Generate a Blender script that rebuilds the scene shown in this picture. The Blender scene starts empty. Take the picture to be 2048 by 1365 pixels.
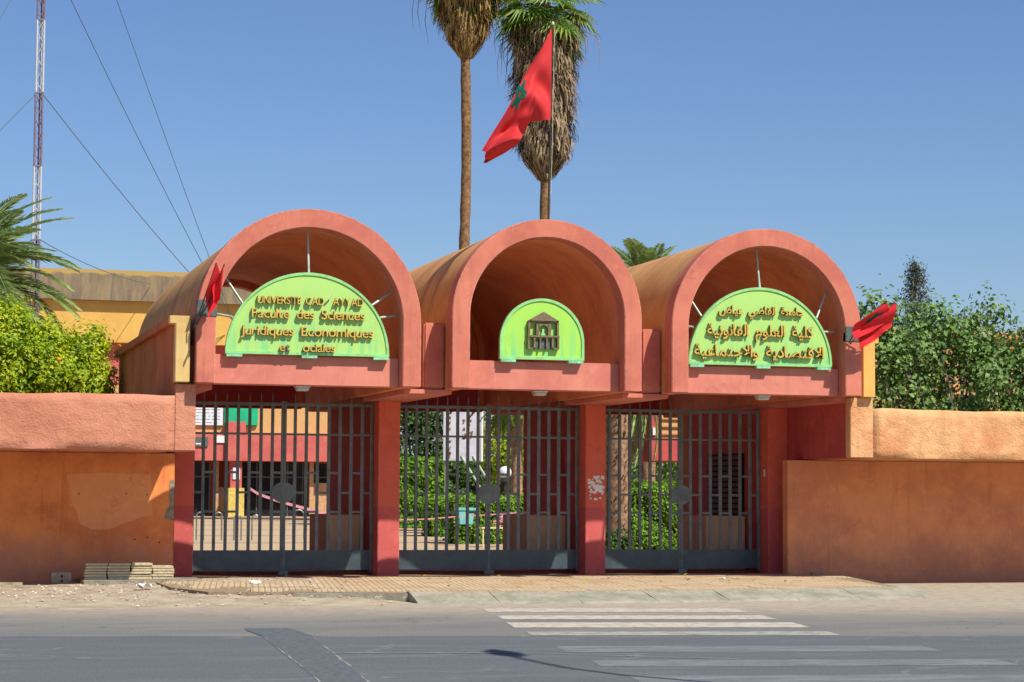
import bpy, bmesh, math, random
import numpy as np
from mathutils import Vector, Matrix, Euler

random.seed(7)
rng = np.random.default_rng(11)
SC = bpy.context.scene
COL = bpy.context.collection

# ---------------------------------------------------------------- camera, sky, sun, exposure
yaw, pitch, roll = 0.28244, 0.07226, 0.00601
f = Vector((math.sin(yaw)*math.cos(pitch), math.cos(yaw)*math.cos(pitch), math.sin(pitch)))
r = Vector((math.cos(yaw), -math.sin(yaw), 0.0))
u = r.cross(f)
cr, sr = math.cos(roll), math.sin(roll)
r2, u2 = r*cr + u*sr, u*cr - r*sr
cam = bpy.data.cameras.new('camera')
cam.sensor_width = 36.0
cam.lens = 73.83
cam.clip_end = 6000
cam_o = bpy.data.objects.new('camera', cam)
M = Matrix(((r2.x, u2.x, -f.x, -6.0), (r2.y, u2.y, -f.y, -36.2894), (r2.z, u2.z, -f.z, 1.7529), (0, 0, 0, 1)))
cam_o.matrix_world = M
COL.objects.link(cam_o)
SC.camera = cam_o

SUN_EL, SUN_AZ = math.radians(51), math.radians(150)      # azimuth clockwise from +Y (away from camera)
to_sun = Vector((math.sin(SUN_AZ)*math.cos(SUN_EL), math.cos(SUN_AZ)*math.cos(SUN_EL), math.sin(SUN_EL)))
w = bpy.data.worlds.new('World')
SC.world = w
w.use_nodes = True
nt = w.node_tree
bg = nt.nodes['Background']
sky = nt.nodes.new('ShaderNodeTexSky')
sky.sky_type = 'NISHITA'
sky.sun_disc = False
sky.sun_elevation = SUN_EL
sky.sun_rotation = SUN_AZ
sky.altitude = 450
sky.air_density = 1.0
sky.dust_density = 1.2
sky.ozone_density = 5.0
hs = nt.nodes.new('ShaderNodeHueSaturation')
hs.inputs['Saturation'].default_value = 1.10
hs.inputs['Hue'].default_value = 0.508
nt.links.new(sky.outputs[0], hs.inputs['Color'])
nt.links.new(hs.outputs[0], bg.inputs['Color'])
bg.inputs['Strength'].default_value = 0.072
sl = bpy.data.lights.new('sun', 'SUN')
sl.energy = 3.5
sl.angle = math.radians(0.5)
sl.color = (1.0, 0.94, 0.84)
so = bpy.data.objects.new('sun', sl)
so.rotation_euler = (-to_sun).to_track_quat('-Z', 'Y').to_euler()
so.location = (0, -20, 30)
COL.objects.link(so)
SC.view_settings.view_transform = 'Standard'
SC.view_settings.look = 'None'
SC.view_settings.exposure = 0.75
SC.view_settings.gamma = 1.0
SC.view_settings.use_curve_mapping = False
SC.render.engine = 'CYCLES'
SC.cycles.max_bounces = 8
SC.cycles.diffuse_bounces = 5

# ---------------------------------------------------------------- node helpers
class N:
    """small wrapper to write node materials compactly"""
    def __init__(s, name):
        s.m = bpy.data.materials.new(name)
        s.m.use_nodes = True
        s.t = s.m.node_tree
        s.b = s.t.nodes['Principled BSDF']
        tc = s.t.nodes.new('ShaderNodeTexCoord')
        s.co = tc.outputs['Object']
        s.b.inputs['Specular IOR Level'].default_value = 0.25
    def link(s, a, b): s.t.links.new(a, b)
    def put(s, sock, v):
        if hasattr(v, 'is_output') or isinstance(v, bpy.types.NodeSocket): s.link(v, sock)
        else:
            if isinstance(v, (tuple, list)) and len(v) == 3 and sock.type == 'RGBA': v = (*v, 1)
            sock.default_value = v
    def map(s, scale=(1, 1, 1), rot=(0, 0, 0), loc=(0, 0, 0), co=None):
        n = s.t.nodes.new('ShaderNodeMapping')
        s.link(co or s.co, n.inputs[0])
        n.inputs['Scale'].default_value = scale; n.inputs['Rotation'].default_value = rot; n.inputs['Location'].default_value = loc
        return n.outputs[0]
    def noise(s, scale, detail=4, rough=0.6, co=None, dist=0.0):
        n = s.t.nodes.new('ShaderNodeTexNoise')
        s.link(co or s.co, n.inputs['Vector'])
        n.inputs['Scale'].default_value = scale; n.inputs['Detail'].default_value = detail
        n.inputs['Roughness'].default_value = rough; n.inputs['Distortion'].default_value = dist
        return n.outputs['Fac']
    def vor(s, scale, co=None, feature='F1', out='Distance', rand=1.0):
        n = s.t.nodes.new('ShaderNodeTexVoronoi')
        n.feature = feature
        s.link(co or s.co, n.inputs['Vector'])
        n.inputs['Scale'].default_value = scale; n.inputs['Randomness'].default_value = rand
        return n.outputs[out]
    def ramp(s, v, a, b, lo=0.0, hi=1.0, smooth=True):
        n = s.t.nodes.new('ShaderNodeMapRange')
        n.interpolation_type = 'SMOOTHSTEP' if smooth else 'LINEAR'
        s.put(n.inputs['Value'], v)
        n.inputs['From Min'].default_value = a; n.inputs['From Max'].default_value = b
        n.inputs['To Min'].default_value = lo; n.inputs['To Max'].default_value = hi
        return n.outputs[0]
    def math(s, op, a, b=0.0, c=None):
        n = s.t.nodes.new('ShaderNodeMath'); n.operation = op
        s.put(n.inputs[0], a); s.put(n.inputs[1], b)
        if c is not None: s.put(n.inputs[2], c)
        return n.outputs[0]
    def mix(s, fac, a, b, mode='MIX'):
        n = s.t.nodes.new('ShaderNodeMix'); n.data_type = 'RGBA'; n.blend_type = mode
        s.put(n.inputs[0], fac)
        s.put(n.inputs[6], a); s.put(n.inputs[7], b)
        return n.outputs[2]
    def xyz(s, co=None):
        n = s.t.nodes.new('ShaderNodeSeparateXYZ'); s.link(co or s.co, n.inputs[0]); return n.outputs
    def island(s):
        return s.t.nodes.new('ShaderNodeNewGeometry').outputs['Random Per Island']
    def objrand(s):
        return s.t.nodes.new('ShaderNodeObjectInfo').outputs['Random']
    def bump(s, h, strength=0.3, dist=0.01):
        n = s.t.nodes.new('ShaderNodeBump')
        s.put(n.inputs['Height'], h)
        n.inputs['Strength'].default_value = strength; n.inputs['Distance'].default_value = dist
        s.link(n.outputs[0], s.b.inputs['Normal'])
    def done(s, col, rough=0.85, metal=0.0):
        s.put(s.b.inputs['Base Color'], col); s.put(s.b.inputs['Roughness'], rough)
        s.b.inputs['Metallic'].default_value = metal
        return s.m

def plaster(name, c1, c2, streak=0.25, grime=0.0, grime_z=0.9, gcol=(.22, .13, .10), rough=0.9, bscale=60, bstr=0.25, bdist=0.006,
            dado=None, dadoz=1.5, chips=0.0, lump=0.0):
    n = N(name)
    big = n.noise(0.9, 5, 0.6)
    mid = n.noise(4.5, 6, 0.65)
    col = n.mix(n.ramp(big, .38, .64), c1, c2)
    if dado:
        z = n.xyz()[2]
        zz = n.math('ADD', z, n.math('MULTIPLY', n.noise(3, 2), 0.03))
        col = n.mix(n.ramp(zz, dadoz, dadoz+.02), dado, col)
    col = n.mix(n.math('MULTIPLY', n.ramp(mid, .48, .72), .30), col, tuple(min(1, x*1.12+.05) for x in c1))
    st = n.noise(1.0, 4, 0.65, co=n.map((5.5, 5.5, .45)))
    col = n.mix(n.math('MULTIPLY', n.ramp(st, .5, .8), streak), col, tuple(x*.38 for x in c2), 'MIX')
    sp = n.noise(28, 3, .7)
    col = n.mix(n.math('MULTIPLY', n.ramp(sp, .66, .76), .25), col, tuple(x*.45 for x in c2))
    if grime:
        z = n.xyz()[2]
        g = n.math('ADD', z, n.math('MULTIPLY', n.noise(1.6, 5, .7), -grime_z*1.4))
        g2 = n.ramp(g, grime_z*.25, -grime_z*.65)
        g2 = n.math('MULTIPLY', g2, n.ramp(n.noise(6, 5, .7), .25, .6, .4, 1))
        col = n.mix(n.math('MULTIPLY', g2, grime), col, gcol)
    if chips:
        ch = n.noise(7, 6, .75)
        bv = n.t.nodes.new('ShaderNodeBevel'); bv.samples = 4; bv.inputs['Radius'].default_value = .016
        geo = n.t.nodes.new('ShaderNodeNewGeometry')
        dp = n.t.nodes.new('ShaderNodeVectorMath'); dp.operation = 'DOT_PRODUCT'
        n.link(bv.outputs[0], dp.inputs[0]); n.link(geo.outputs['Normal'], dp.inputs[1])
        e = n.ramp(dp.outputs['Value'], .985, .90)
        k = n.math('MULTIPLY', e, n.ramp(ch, .44, .56))
        k = n.math('MAXIMUM', k, n.math('MULTIPLY', n.ramp(n.noise(12, 2, .5), .76, .78), .7))
        col = n.mix(n.math('MULTIPLY', k, chips), col, (.62, .47, .36))
    wv = n.t.nodes.new('ShaderNodeVectorMath'); wv.operation = 'ADD'
    nn_ = n.t.nodes.new('ShaderNodeTexNoise'); n.link(n.co, nn_.inputs['Vector']); nn_.inputs['Scale'].default_value = 2.3; nn_.inputs['Detail'].default_value = 5
    sc_ = n.t.nodes.new('ShaderNodeVectorMath'); sc_.operation = 'SCALE'; sc_.inputs['Scale'].default_value = .9
    n.link(nn_.outputs['Color'], sc_.inputs[0]); n.link(n.co, wv.inputs[0]); n.link(sc_.outputs[0], wv.inputs[1])
    ck = n.vor(.6, co=wv.outputs[0], feature='DISTANCE_TO_EDGE')
    ck = n.math('MULTIPLY', n.ramp(ck, .002, .010, 1, 0), n.ramp(n.noise(1.3, 3), .47, .60))
    col = n.mix(n.math('MULTIPLY', ck, .24), col, tuple(x*.4 for x in c2))
    dr = n.noise(1.0, 3, .7, co=n.map((14, 14, .7)))
    col = n.mix(n.math('MULTIPLY', n.ramp(dr, .60, .78), .28), col, tuple(min(1, x*1.25+.05) for x in c1))
    h = n.math('ADD', n.math('MULTIPLY', n.noise(bscale, 5, .6), 1.0), n.math('MULTIPLY', n.noise(6, 3, .5), 1.2+lump))
    n.bump(h, bstr, bdist)
    return n.done(col, rough)

def plain(name, c, rough=0.6, metal=0.0, var=0.18, scale=8, bump=0.0, spec=None, dirt=None):
    n = N(name)
    a = n.noise(scale, 5, .65)
    col = n.mix(n.ramp(a, .3, .7), tuple(x*(1-var) for x in c), tuple(min(1, x*(1+var)) for x in c))
    if dirt:
        col = n.mix(n.math('MULTIPLY', n.ramp(n.noise(scale*.6, 6, .75), .5, .72), .7), col, dirt)
    if bump: n.bump(n.noise(scale*8, 4), bump, .004)
    if spec is not None: n.b.inputs['Specular IOR Level'].default_value = spec
    return n.done(col, rough, metal)

def leafmat(name, cols, trans=0.35, rough=0.5, spec=0.35):
    n = N(name)
    i = n.island()
    rp = n.t.nodes.new('ShaderNodeValToRGB')
    n.link(i, rp.inputs[0])
    el = rp.color_ramp.elements
    el[0].position = 0; el[0].color = (*cols[0], 1)
    el[1].position = 1; el[1].color = (*cols[-1], 1)
    for k, c in enumerate(cols[1:-1]):
        e = el.new((k+1)/(len(cols)-1)); e.color = (*c, 1)
    i2 = n.math('ADD', n.math('MULTIPLY', i, .55), n.math('MULTIPLY', n.ramp(n.noise(2.2, 3), .3, .7), .45))
    n.link(i2, rp.inputs[0])
    n.link(rp.outputs[0], n.b.inputs['Base Color'])
    n.b.inputs['Roughness'].default_value = rough
    n.b.inputs['Specular IOR Level'].default_value = spec
    tr = n.t.nodes.new('ShaderNodeBsdfTranslucent')
    n.link(rp.outputs[0], tr.inputs[0])
    mx = n.t.nodes.new('ShaderNodeMixShader')
    mx.inputs[0].default_value = trans
    n.link(n.b.outputs[0], mx.inputs[1]); n.link(tr.outputs[0], mx.inputs[2])
    n.link(mx.outputs[0], n.t.nodes['Material Output'].inputs[0])
    return n.m

# ---------------------------------------------------------------- materials
MT = {}
MT['ring'] = plaster('red_facade_paint', (.60, .195, .125), (.50, .145, .10), streak=.30, bscale=45, bstr=.12, chips=.5)
MT['panel'] = plaster('red_beam_paint', (.63, .225, .16), (.54, .17, .125), streak=.22, bscale=45, bstr=.12)
MT['vault_in'] = plaster('vault_inner_paint', (.80, .31, .14), (.68, .22, .11), streak=.25, bscale=30, bstr=.15)
MT['dark_red'] = plaster('crimson_wall_paint', (.52, .095, .085), (.42, .07, .075), streak=.15, bscale=40, bstr=.15)
MT['pillar'] = plaster('pillar_paint', (.70, .145, .09), (.62, .125, .085), streak=.12, bscale=40, bstr=.2, dado=(.54, .11, .10), dadoz=1.48, chips=.35)
MT['wing'] = plaster('orange_brown_render', (.50, .17, .06), (.40, .12, .05), streak=.28, bscale=40, bstr=.2)
MT['yellow'] = plaster('pale_yellow_paint', (.66, .49, .20), (.62, .41, .15), streak=.3, bscale=40, bstr=.15)
MT['yellow_r'] = plaster('deep_yellow_paint', (.70, .42, .11), (.64, .36, .10), streak=.3, bscale=40, bstr=.15)
MT['cop_l'] = plaster('rough_salmon_render', (.58, .245, .15), (.50, .195, .115), streak=.16, bscale=30, bstr=.8, bdist=.022, lump=.3)
MT['cop_r'] = plaster('rough_peach_render', (.72, .40, .185), (.58, .245, .10), streak=.30, bscale=30, bstr=.8, bdist=.022, lump=.3)
MT['low_l'] = plaster('orange_wall_paint', (.80, .28, .085), (.62, .185, .065), streak=.34, grime=.85, grime_z=1.25, gcol=(.44, .22, .15), bscale=20, bstr=.3)
MT['low_r'] = plaster('brown_orange_wall_paint', (.78, .32, .14), (.62, .235, .12), streak=.34, grime=.75, grime_z=1.2, gcol=(.42, .20, .135), bscale=20, bstr=.3)
MT['repaint'] = plaster('repainted_patch', (.80, .33, .13), (.74, .29, .12), streak=.08, bscale=20, bstr=.3)
MT['cement'] = plain('grey_cement', (.24, .22, .17), .95, var=.35, scale=14, bump=.6)
MT['steel'] = plain('slate_gate_paint', (.125, .155, .155), .42, var=.25, scale=5, bump=.1, spec=.5, dirt=(.09, .085, .075))
MT['steel_hi'] = plain('dark_panel_paint', (.055, .082, .092), .4, var=.2, scale=5, spec=.5)

n = N('weathered_vault_render')
big = n.noise(1.1, 5, .6)
col = n.mix(n.ramp(big, .35, .65), (.62, .335, .13), (.52, .25, .09))
band = n.noise(1.0, 5, .7, co=n.map((.35, 1.7, .35)))
col = n.mix(n.math('MULTIPLY', n.ramp(band, .50, .66), .62), col, (.16, .115, .08))
run = n.noise(1.0, 4, .65, co=n.map((1.2, 7.0, .5)))
col = n.mix(n.math('MULTIPLY', n.ramp(run, .5, .7), .45), col, (.62, .36, .15))
col = n.mix(n.math('MULTIPLY', n.ramp(n.noise(24, 4, .7), .6, .75), .4), col, (.14, .09, .06))
n.bump(n.noise(30, 5), .35, .01)
MT['vault'] = n.done(col, .92)

def sign_mat(name, c):
    n = N(name)
    z = n.xyz()[2]
    st = n.noise(1.0, 4, .6, co=n.map((9, 9, .9)))
    low = n.ramp(z, 5.15, 4.15)
    col = n.mix(n.math('MULTIPLY', n.ramp(st, .42, .7), n.math('MULTIPLY', low, .75)), c, (.13, .55, .26))
    col = n.mix(n.math('MULTIPLY', n.ramp(n.noise(3, 5, .7), .5, .7), .25), col, tuple(x*.7 for x in c))
    n.bump(n.noise(5, 3), .1, .01)
    return n.done(col, .45)
MT['sign'] = sign_mat('green_sign_enamel', (.40, .66, .17))
MT['sign2'] = sign_mat('lime_sign_enamel', (.36, .68, .10))
MT['rim'] = plain('mint_sign_rim', (.27, .60, .22), .45, var=.15)
MT['bracket'] = plain('mint_bracket_paint', (.25, .56, .33), .5, var=.3, scale=20)
MT['gold'] = plain('gold_letter_paint', (.62, .39, .07), .4, var=.15, scale=10, spec=.5)
MT['slat_dark'] = plain('dark_louvre_paint', (.13, .075, .085), .8)
MT['gold_side'] = plain('shaded_letter_side', (.20, .15, .05), .6, var=.3, scale=20)  # letter gold darkened to brown: shade on the side faces painted in
MT['gold_dark'] = plain('tarnished_letter', (.20, .15, .11), .6, var=.2)
MT['cream'] = plain('cream_plastic', (.75, .66, .42), .5, var=.08)
MT['bronze'] = plain('bronze_emblem', (.21, .15, .09), .5, metal=.2, var=.3, scale=20)
MT['rod'] = plain('pale_metal_rod', (.42, .50, .42), .4, metal=.2, var=.2)
MT['band'] = plain('slate_band_paint', (.10, .12, .11), .6, var=.3, scale=15)
MT['lamp'] = plain('lamp_plastic', (.62, .56, .46), .5, var=.2, scale=30)
MT['flag'] = plain('red_flag_cloth', (.56, .030, .032), .75, var=.08, scale=3)
MT['flag2'] = plain('bright_red_flag_cloth', (.70, .025, .03), .7, var=.1, scale=6)
MT['star'] = plain('green_star_cloth', (.01, .10, .06), .75, var=.1)
MT['pole'] = plain('dark_pole_metal', (.07, .06, .05), .5, metal=.3)
MT['white'] = plain('white_paint', (.74, .74, .70), .5, var=.06, dirt=(.5, .48, .42))
MT['mast_red'] = plain('mast_red_paint', (.20, .15, .20), .5, var=.2)
MT['mast_white'] = plain('mast_white_paint', (.50, .51, .52), .5, var=.1)
MT['mast_dark'] = plain('mast_flange_grey', (.20, .20, .22), .5)  # plain grey of the flanges between the mast sections
MT['wire'] = plain('guy_wire_steel', (.10, .13, .15), .5)

# ground materials
def cracks(n, col, scale, cc, amt, lo=.45, hi=.6):
    nn_ = n.t.nodes.new('ShaderNodeTexNoise'); n.link(n.co, nn_.inputs['Vector']); nn_.inputs['Scale'].default_value = 1.4; nn_.inputs['Detail'].default_value = 6
    sc_ = n.t.nodes.new('ShaderNodeVectorMath'); sc_.operation = 'SCALE'; sc_.inputs['Scale'].default_value = 1.1
    ad = n.t.nodes.new('ShaderNodeVectorMath'); ad.operation = 'ADD'
    n.link(nn_.outputs['Color'], sc_.inputs[0]); n.link(n.map((.55, 1, 1)), ad.inputs[0]); n.link(sc_.outputs[0], ad.inputs[1])
    ck = n.vor(scale, co=ad.outputs[0], feature='DISTANCE_TO_EDGE')
    ck = n.math('MULTIPLY', n.ramp(ck, .004, .016, 1, 0), n.ramp(n.noise(.5, 3), lo, hi))
    return n.mix(n.math('MULTIPLY', ck, amt), col, cc)
n = N('asphalt_road')
x, y, z = n.xyz()
ag = n.noise(34, 4, .8)
base = n.mix(n.ramp(ag, .34, .66), (.115, .118, .113), (.205, .205, .192))
base = n.mix(n.math('MULTIPLY', n.ramp(n.vor(30), .06, .25, 1, 0), .40), base, (.31, .30, .27))
pt = n.noise(.6, 6, .65, co=n.map((.35, 1.3, 1)))
base = n.mix(n.math('MULTIPLY', n.ramp(pt, .42, .62), .45), base, (.235, .215, .18))
base = n.mix(n.math('MULTIPLY', n.ramp(n.noise(1.1, 6, .75, co=n.map((.5, 1.5, 1), loc=(7, 3, 0))), .56, .68), .45), base, (.10, .105, .105))
base = cracks(n, base, .55, (.07, .07, .065), .6)
yy = n.math('ADD', n.math('ADD', y, n.math('MULTIPLY', x, .17)), n.math('MULTIPLY', n.noise(.9, 6, .7), 2.4))
dust = n.ramp(yy, -7.6, -2.4)
dust = n.math('MULTIPLY', dust, n.ramp(n.noise(4, 7, .8), .30, .60, .30, 1))
base = n.mix(dust, base, (.41, .345, .25))
n.bump(n.noise(60, 4, .7), .6, .008)
MT['road'] = n.done(base, .9)

n = N('dark_lane_asphalt')
ag = n.noise(34, 4, .8)
base = n.mix(n.ramp(ag, .34, .66), (.076, .090, .096), (.130, .147, .152))
wear = n.noise(1.0, 7, .75, co=n.map((.30, 1.6, 1), rot=(0, 0, .19)))
base = n.mix(n.math('MULTIPLY', n.ramp(wear, .46, .70), .45), base, (.175, .187, .186))
base = n.mix(n.math('MULTIPLY', n.ramp(n.noise(.8, 5, .7, co=n.map((.4, 2.2, 1), loc=(3, 9, 0))), .55, .70), .5), base, (.065, .078, .086))
base = n.mix(n.math('MULTIPLY', n.ramp(n.vor(30), .04, .22, 1, 0), .4), base, (.27, .275, .265))
base = cracks(n, base, .42, (.20, .205, .195), .55)
n.bump(n.noise(60, 4, .7), .6, .008)
MT['lane'] = n.done(base, .85)

def dusty(name, c1, c2, speck=(.5, .42, .30), s=3.0):
    n = N(name)
    col = n.mix(n.ramp(n.noise(s, 6, .7), .35, .65), c1, c2)
    col = n.mix(n.math('MULTIPLY', n.ramp(n.vor(38), .08, .2, 1, 0), .5), col, speck)
    col = n.mix(n.math('MULTIPLY', n.ramp(n.noise(40, 4, .8), .55, .75), .5), col, tuple(v*.5 for v in c2))
    n.bump(n.math('ADD', n.noise(50, 5, .7), n.math('MULTIPLY', n.noise(9, 4), 2)), .8, .02)
    return n.done(col, .95)
MT['earth'] = dusty('dusty_earth', (.40, .33, .23), (.28, .22, .145))
MT['verge'] = dusty('dusty_verge', (.47, .40, .29), (.34, .275, .19), s=1.6)
MT['kerb'] = dusty('kerb_concrete', (.39, .36, .27), (.25, .25, .18), speck=(.45, .42, .33), s=2.2)
MT['slab'] = dusty('broken_slab_concrete', (.34, .31, .23), (.22, .21, .17), s=4)
MT['bed'] = dusty('tile_bedding', (.34, .255, .16), (.26, .19, .12), s=5)

n = N('striped_pavement_tile')
x = n.xyz()[0]
wv = n.math('SINE', n.math('MULTIPLY', x, 2*math.pi/.10))
gr = n.ramp(wv, -.98, -.55, .35, 1)
tone = n.objrand()
c = n.mix(tone, (.55, .435, .275), (.47, .36, .22))
c = n.mix(n.math('MULTIPLY', n.ramp(n.noise(6, 5, .7), .4, .7), .4), c, (.30, .20, .12))
c = n.mix(n.math('MULTIPLY', n.ramp(tone, .8, .95), .4), c, (.45, .24, .15))
c = n.mix(gr, (.20, .14, .085), c)
n.bump(gr, .6, .01)
MT['tile'] = n.done(c, .85)
n = N('courtyard_paving')
col = n.mix(n.ramp(n.noise(2.5, 5, .65), .35, .65), (.50, .37, .23), (.42, .30, .18))
bands = n.math('SINE', n.math('MULTIPLY', n.xyz()[1], .8))
col = n.mix(n.math('MULTIPLY', n.ramp(bands, .86, .95), .6), col, (.22, .19, .16))
MT['court'] = n.done(col, .9)

n = N('worn_road_paint')
wear = n.noise(5, 7, .8)
fine = n.noise(60, 3, .7)
k = n.math('ADD', n.math('MULTIPLY', wear, .7), n.math('MULTIPLY', fine, .3))
paint = n.mix(n.ramp(n.noise(3, 3), .3, .7), (.56, .51, .41), (.47, .43, .35))
MT['paint'] = n.done(n.mix(n.ramp(k, .44, .60), paint, (.27, .255, .22)), .8)
MT['paint_faint'] = None
n = N('faded_road_paint')
wear = n.noise(2.2, 7, .8, co=n.map((.5, 2, 1)))
fine = n.noise(70, 3, .7)
k = n.math('ADD', n.math('MULTIPLY', wear, .75), n.math('MULTIPLY', fine, .25))
MT['paint_faint'] = n.done(n.mix(n.ramp(k, .40, .62), (.20, .21, .205), (.10, .12, .13)), .85)
n = N('grey_faded_paint')
k = n.math('ADD', n.math('MULTIPLY', n.noise(3, 7, .8), .6), n.math('MULTIPLY', n.noise(70, 3, .7), .4))
MT['paint_mid'] = n.done(n.mix(n.ramp(k, .40, .62), (.40, .385, .32), (.17, .168, .155)), .85)
MT['trench'] = plain('trench_asphalt', (.098, .113, .118), .9, var=.25, scale=12, bump=.3)
MT['crack'] = plain('pale_crack_filler', (.26, .25, .22), .95, var=.3, scale=20)
MT['stone'] = plain('rubble_stone', (.45, .38, .29), .95, var=.4, scale=3)
MT['stone_w'] = plain('white_litter', (.75, .73, .68), .8, var=.15, scale=3)
MT['block'] = dusty('block_concrete', (.33, .27, .20), (.25, .20, .15), s=8)
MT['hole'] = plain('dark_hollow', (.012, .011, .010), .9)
MT['stack_tile'] = dusty('stacked_tile_clay', (.62, .52, .33), (.52, .42, .26), speck=(.58, .48, .32), s=9)
MT['timber'] = plain('weathered_timber', (.36, .30, .21), .85, var=.3, scale=6, bump=.4)

# background
MT['b_yellow'] = plaster('yellow_wall_paint', (.66, .40, .10), (.62, .36, .09), streak=.1, bstr=.1)
MT['b_tan'] = plaster('tan_wall_paint', (.62, .36, .15), (.58, .33, .13), streak=.08, bstr=.1)
MT['b_red'] = plaster('red_fascia_paint', (.56, .14, .11), (.50, .11, .095), streak=.15, bstr=.1)
MT['b_peach'] = plaster('peach_wall_paint', (.62, .33, .13), (.55, .27, .11), streak=.2, bstr=.1)
n = N('weathered_grey_fascia')
col = n.mix(n.ramp(n.noise(1.2, 6, .7, co=n.map((1.5, 1, .35))), .35, .62), (.17, .135, .095), (.28, .21, .12))
col = n.mix(n.math('MULTIPLY', n.ramp(n.noise(1.0, 5, .7, co=n.map((4, 1, .4))), .5, .7), .6), col, (.11, .10, .085))
z = n.xyz()[2]
col = n.mix(n.ramp(n.math('ADD', z, n.math('MULTIPLY', n.noise(2, 4), .5)), 12.52, 12.62), col, (.42, .29, .10))
MT['b_grey'] = n.done(col, .95)
MT['dark_glass'] = plain('dark_glass', (.018, .018, .024), .12, var=.3, scale=1, spec=.6)
MT['b_cream'] = plain('timber_frame', (.50, .30, .15), .7)
MT['notice_w'] = plain('white_notice', (.66, .68, .70), .5, var=.05)
MT['notice_g'] = plain('green_notice', (.02, .42, .20), .5, var=.15, scale=1)
MT['ink'] = plain('grey_print', (.22, .23, .25), .7)
MT['yellow_bin'] = plain('yellow_panel', (.62, .48, .12), .6)
MT['hoop'] = plain('hoop_steel', (.28, .32, .30), .35, metal=.7)
MT['teal'] = plain('teal_plastic', (.16, .52, .50), .5, var=.12, scale=10)
MT['blue'] = plain('blue_plastic', (.03, .25, .65), .5)
MT['tape'] = plain('pink_tape', (.62, .27, .30), .6, var=.25, scale=12)
MT['globe'] = plain('opal_globe', (.75, .76, .76), .2, var=.03)
MT['planter'] = plaster('beige_planter_render', (.80, .57, .36), (.72, .50, .30), streak=.2, bstr=.2)
MT['threshold'] = plain('maroon_step_paint', (.28, .07, .06), .8, var=.25)
MT['board'] = plain('weathered_board', (.50, .50, .56), .6, var=.1, scale=2, dirt=(.28, .24, .22))
MT['bark'] = plain('palm_bark', (.22, .125, .055), .95, var=.5, scale=7, bump=.9, dirt=(.07, .045, .03))
MT['bark_g'] = plain('grey_bark', (.23, .20, .16), .95, var=.35, scale=10, bump=.6)
MT['trunk_boot'] = plain('palm_boot_bark', (.28, .17, .10), .95, var=.5, scale=9, bump=.8)
MT['orange_leaf'] = leafmat('orange_tree_leaf', [(.08, .18, .008), (.24, .38, .010), (.45, .52, .012), (.62, .60, .02)], .35)
MT['fig_leaf'] = leafmat('fig_leaf', [(.06, .13, .04), (.11, .22, .05), (.18, .31, .06), (.34, .46, .17)], .3)
MT['hedge_leaf'] = leafmat('hedge_leaf', [(.05, .13, .01), (.14, .30, .015), (.26, .44, .02)], .3)
MT['hedge_dark'] = leafmat('dark_hedge_leaf', [(.02, .05, .01), (.05, .12, .015), (.10, .20, .02)], .25)
MT['conifer'] = leafmat('conifer_needles', [(.05, .08, .055), (.09, .12, .08), (.16, .17, .13)], .1)
MT['date_leaf'] = leafmat('date_palm_leaflet', [(.14, .22, .06), (.26, .36, .11), (.44, .50, .20)], .25)
MT['fan_leaf'] = leafmat('fan_palm_leaf', [(.06, .14, .02), (.16, .28, .03), (.40, .48, .12)], .3)
MT['dead_leaf'] = leafmat('dead_palm_leaf', [(.10, .06, .03), (.26, .16, .065), (.44, .28, .085), (.50, .36, .16)], .12, rough=.8)
MT['dead_grey'] = leafmat('grey_dead_palm_leaf', [(.10, .07, .045), (.24, .17, .10), (.36, .27, .15), (.40, .32, .20)], .12, rough=.8)
MT['fruit'] = plain('orange_fruit', (.80, .27, .02), .4)
MT['dry_leaf'] = leafmat('fallen_leaf', [(.30, .20, .03), (.50, .36, .04), (.22, .12, .04)], .1)

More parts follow.
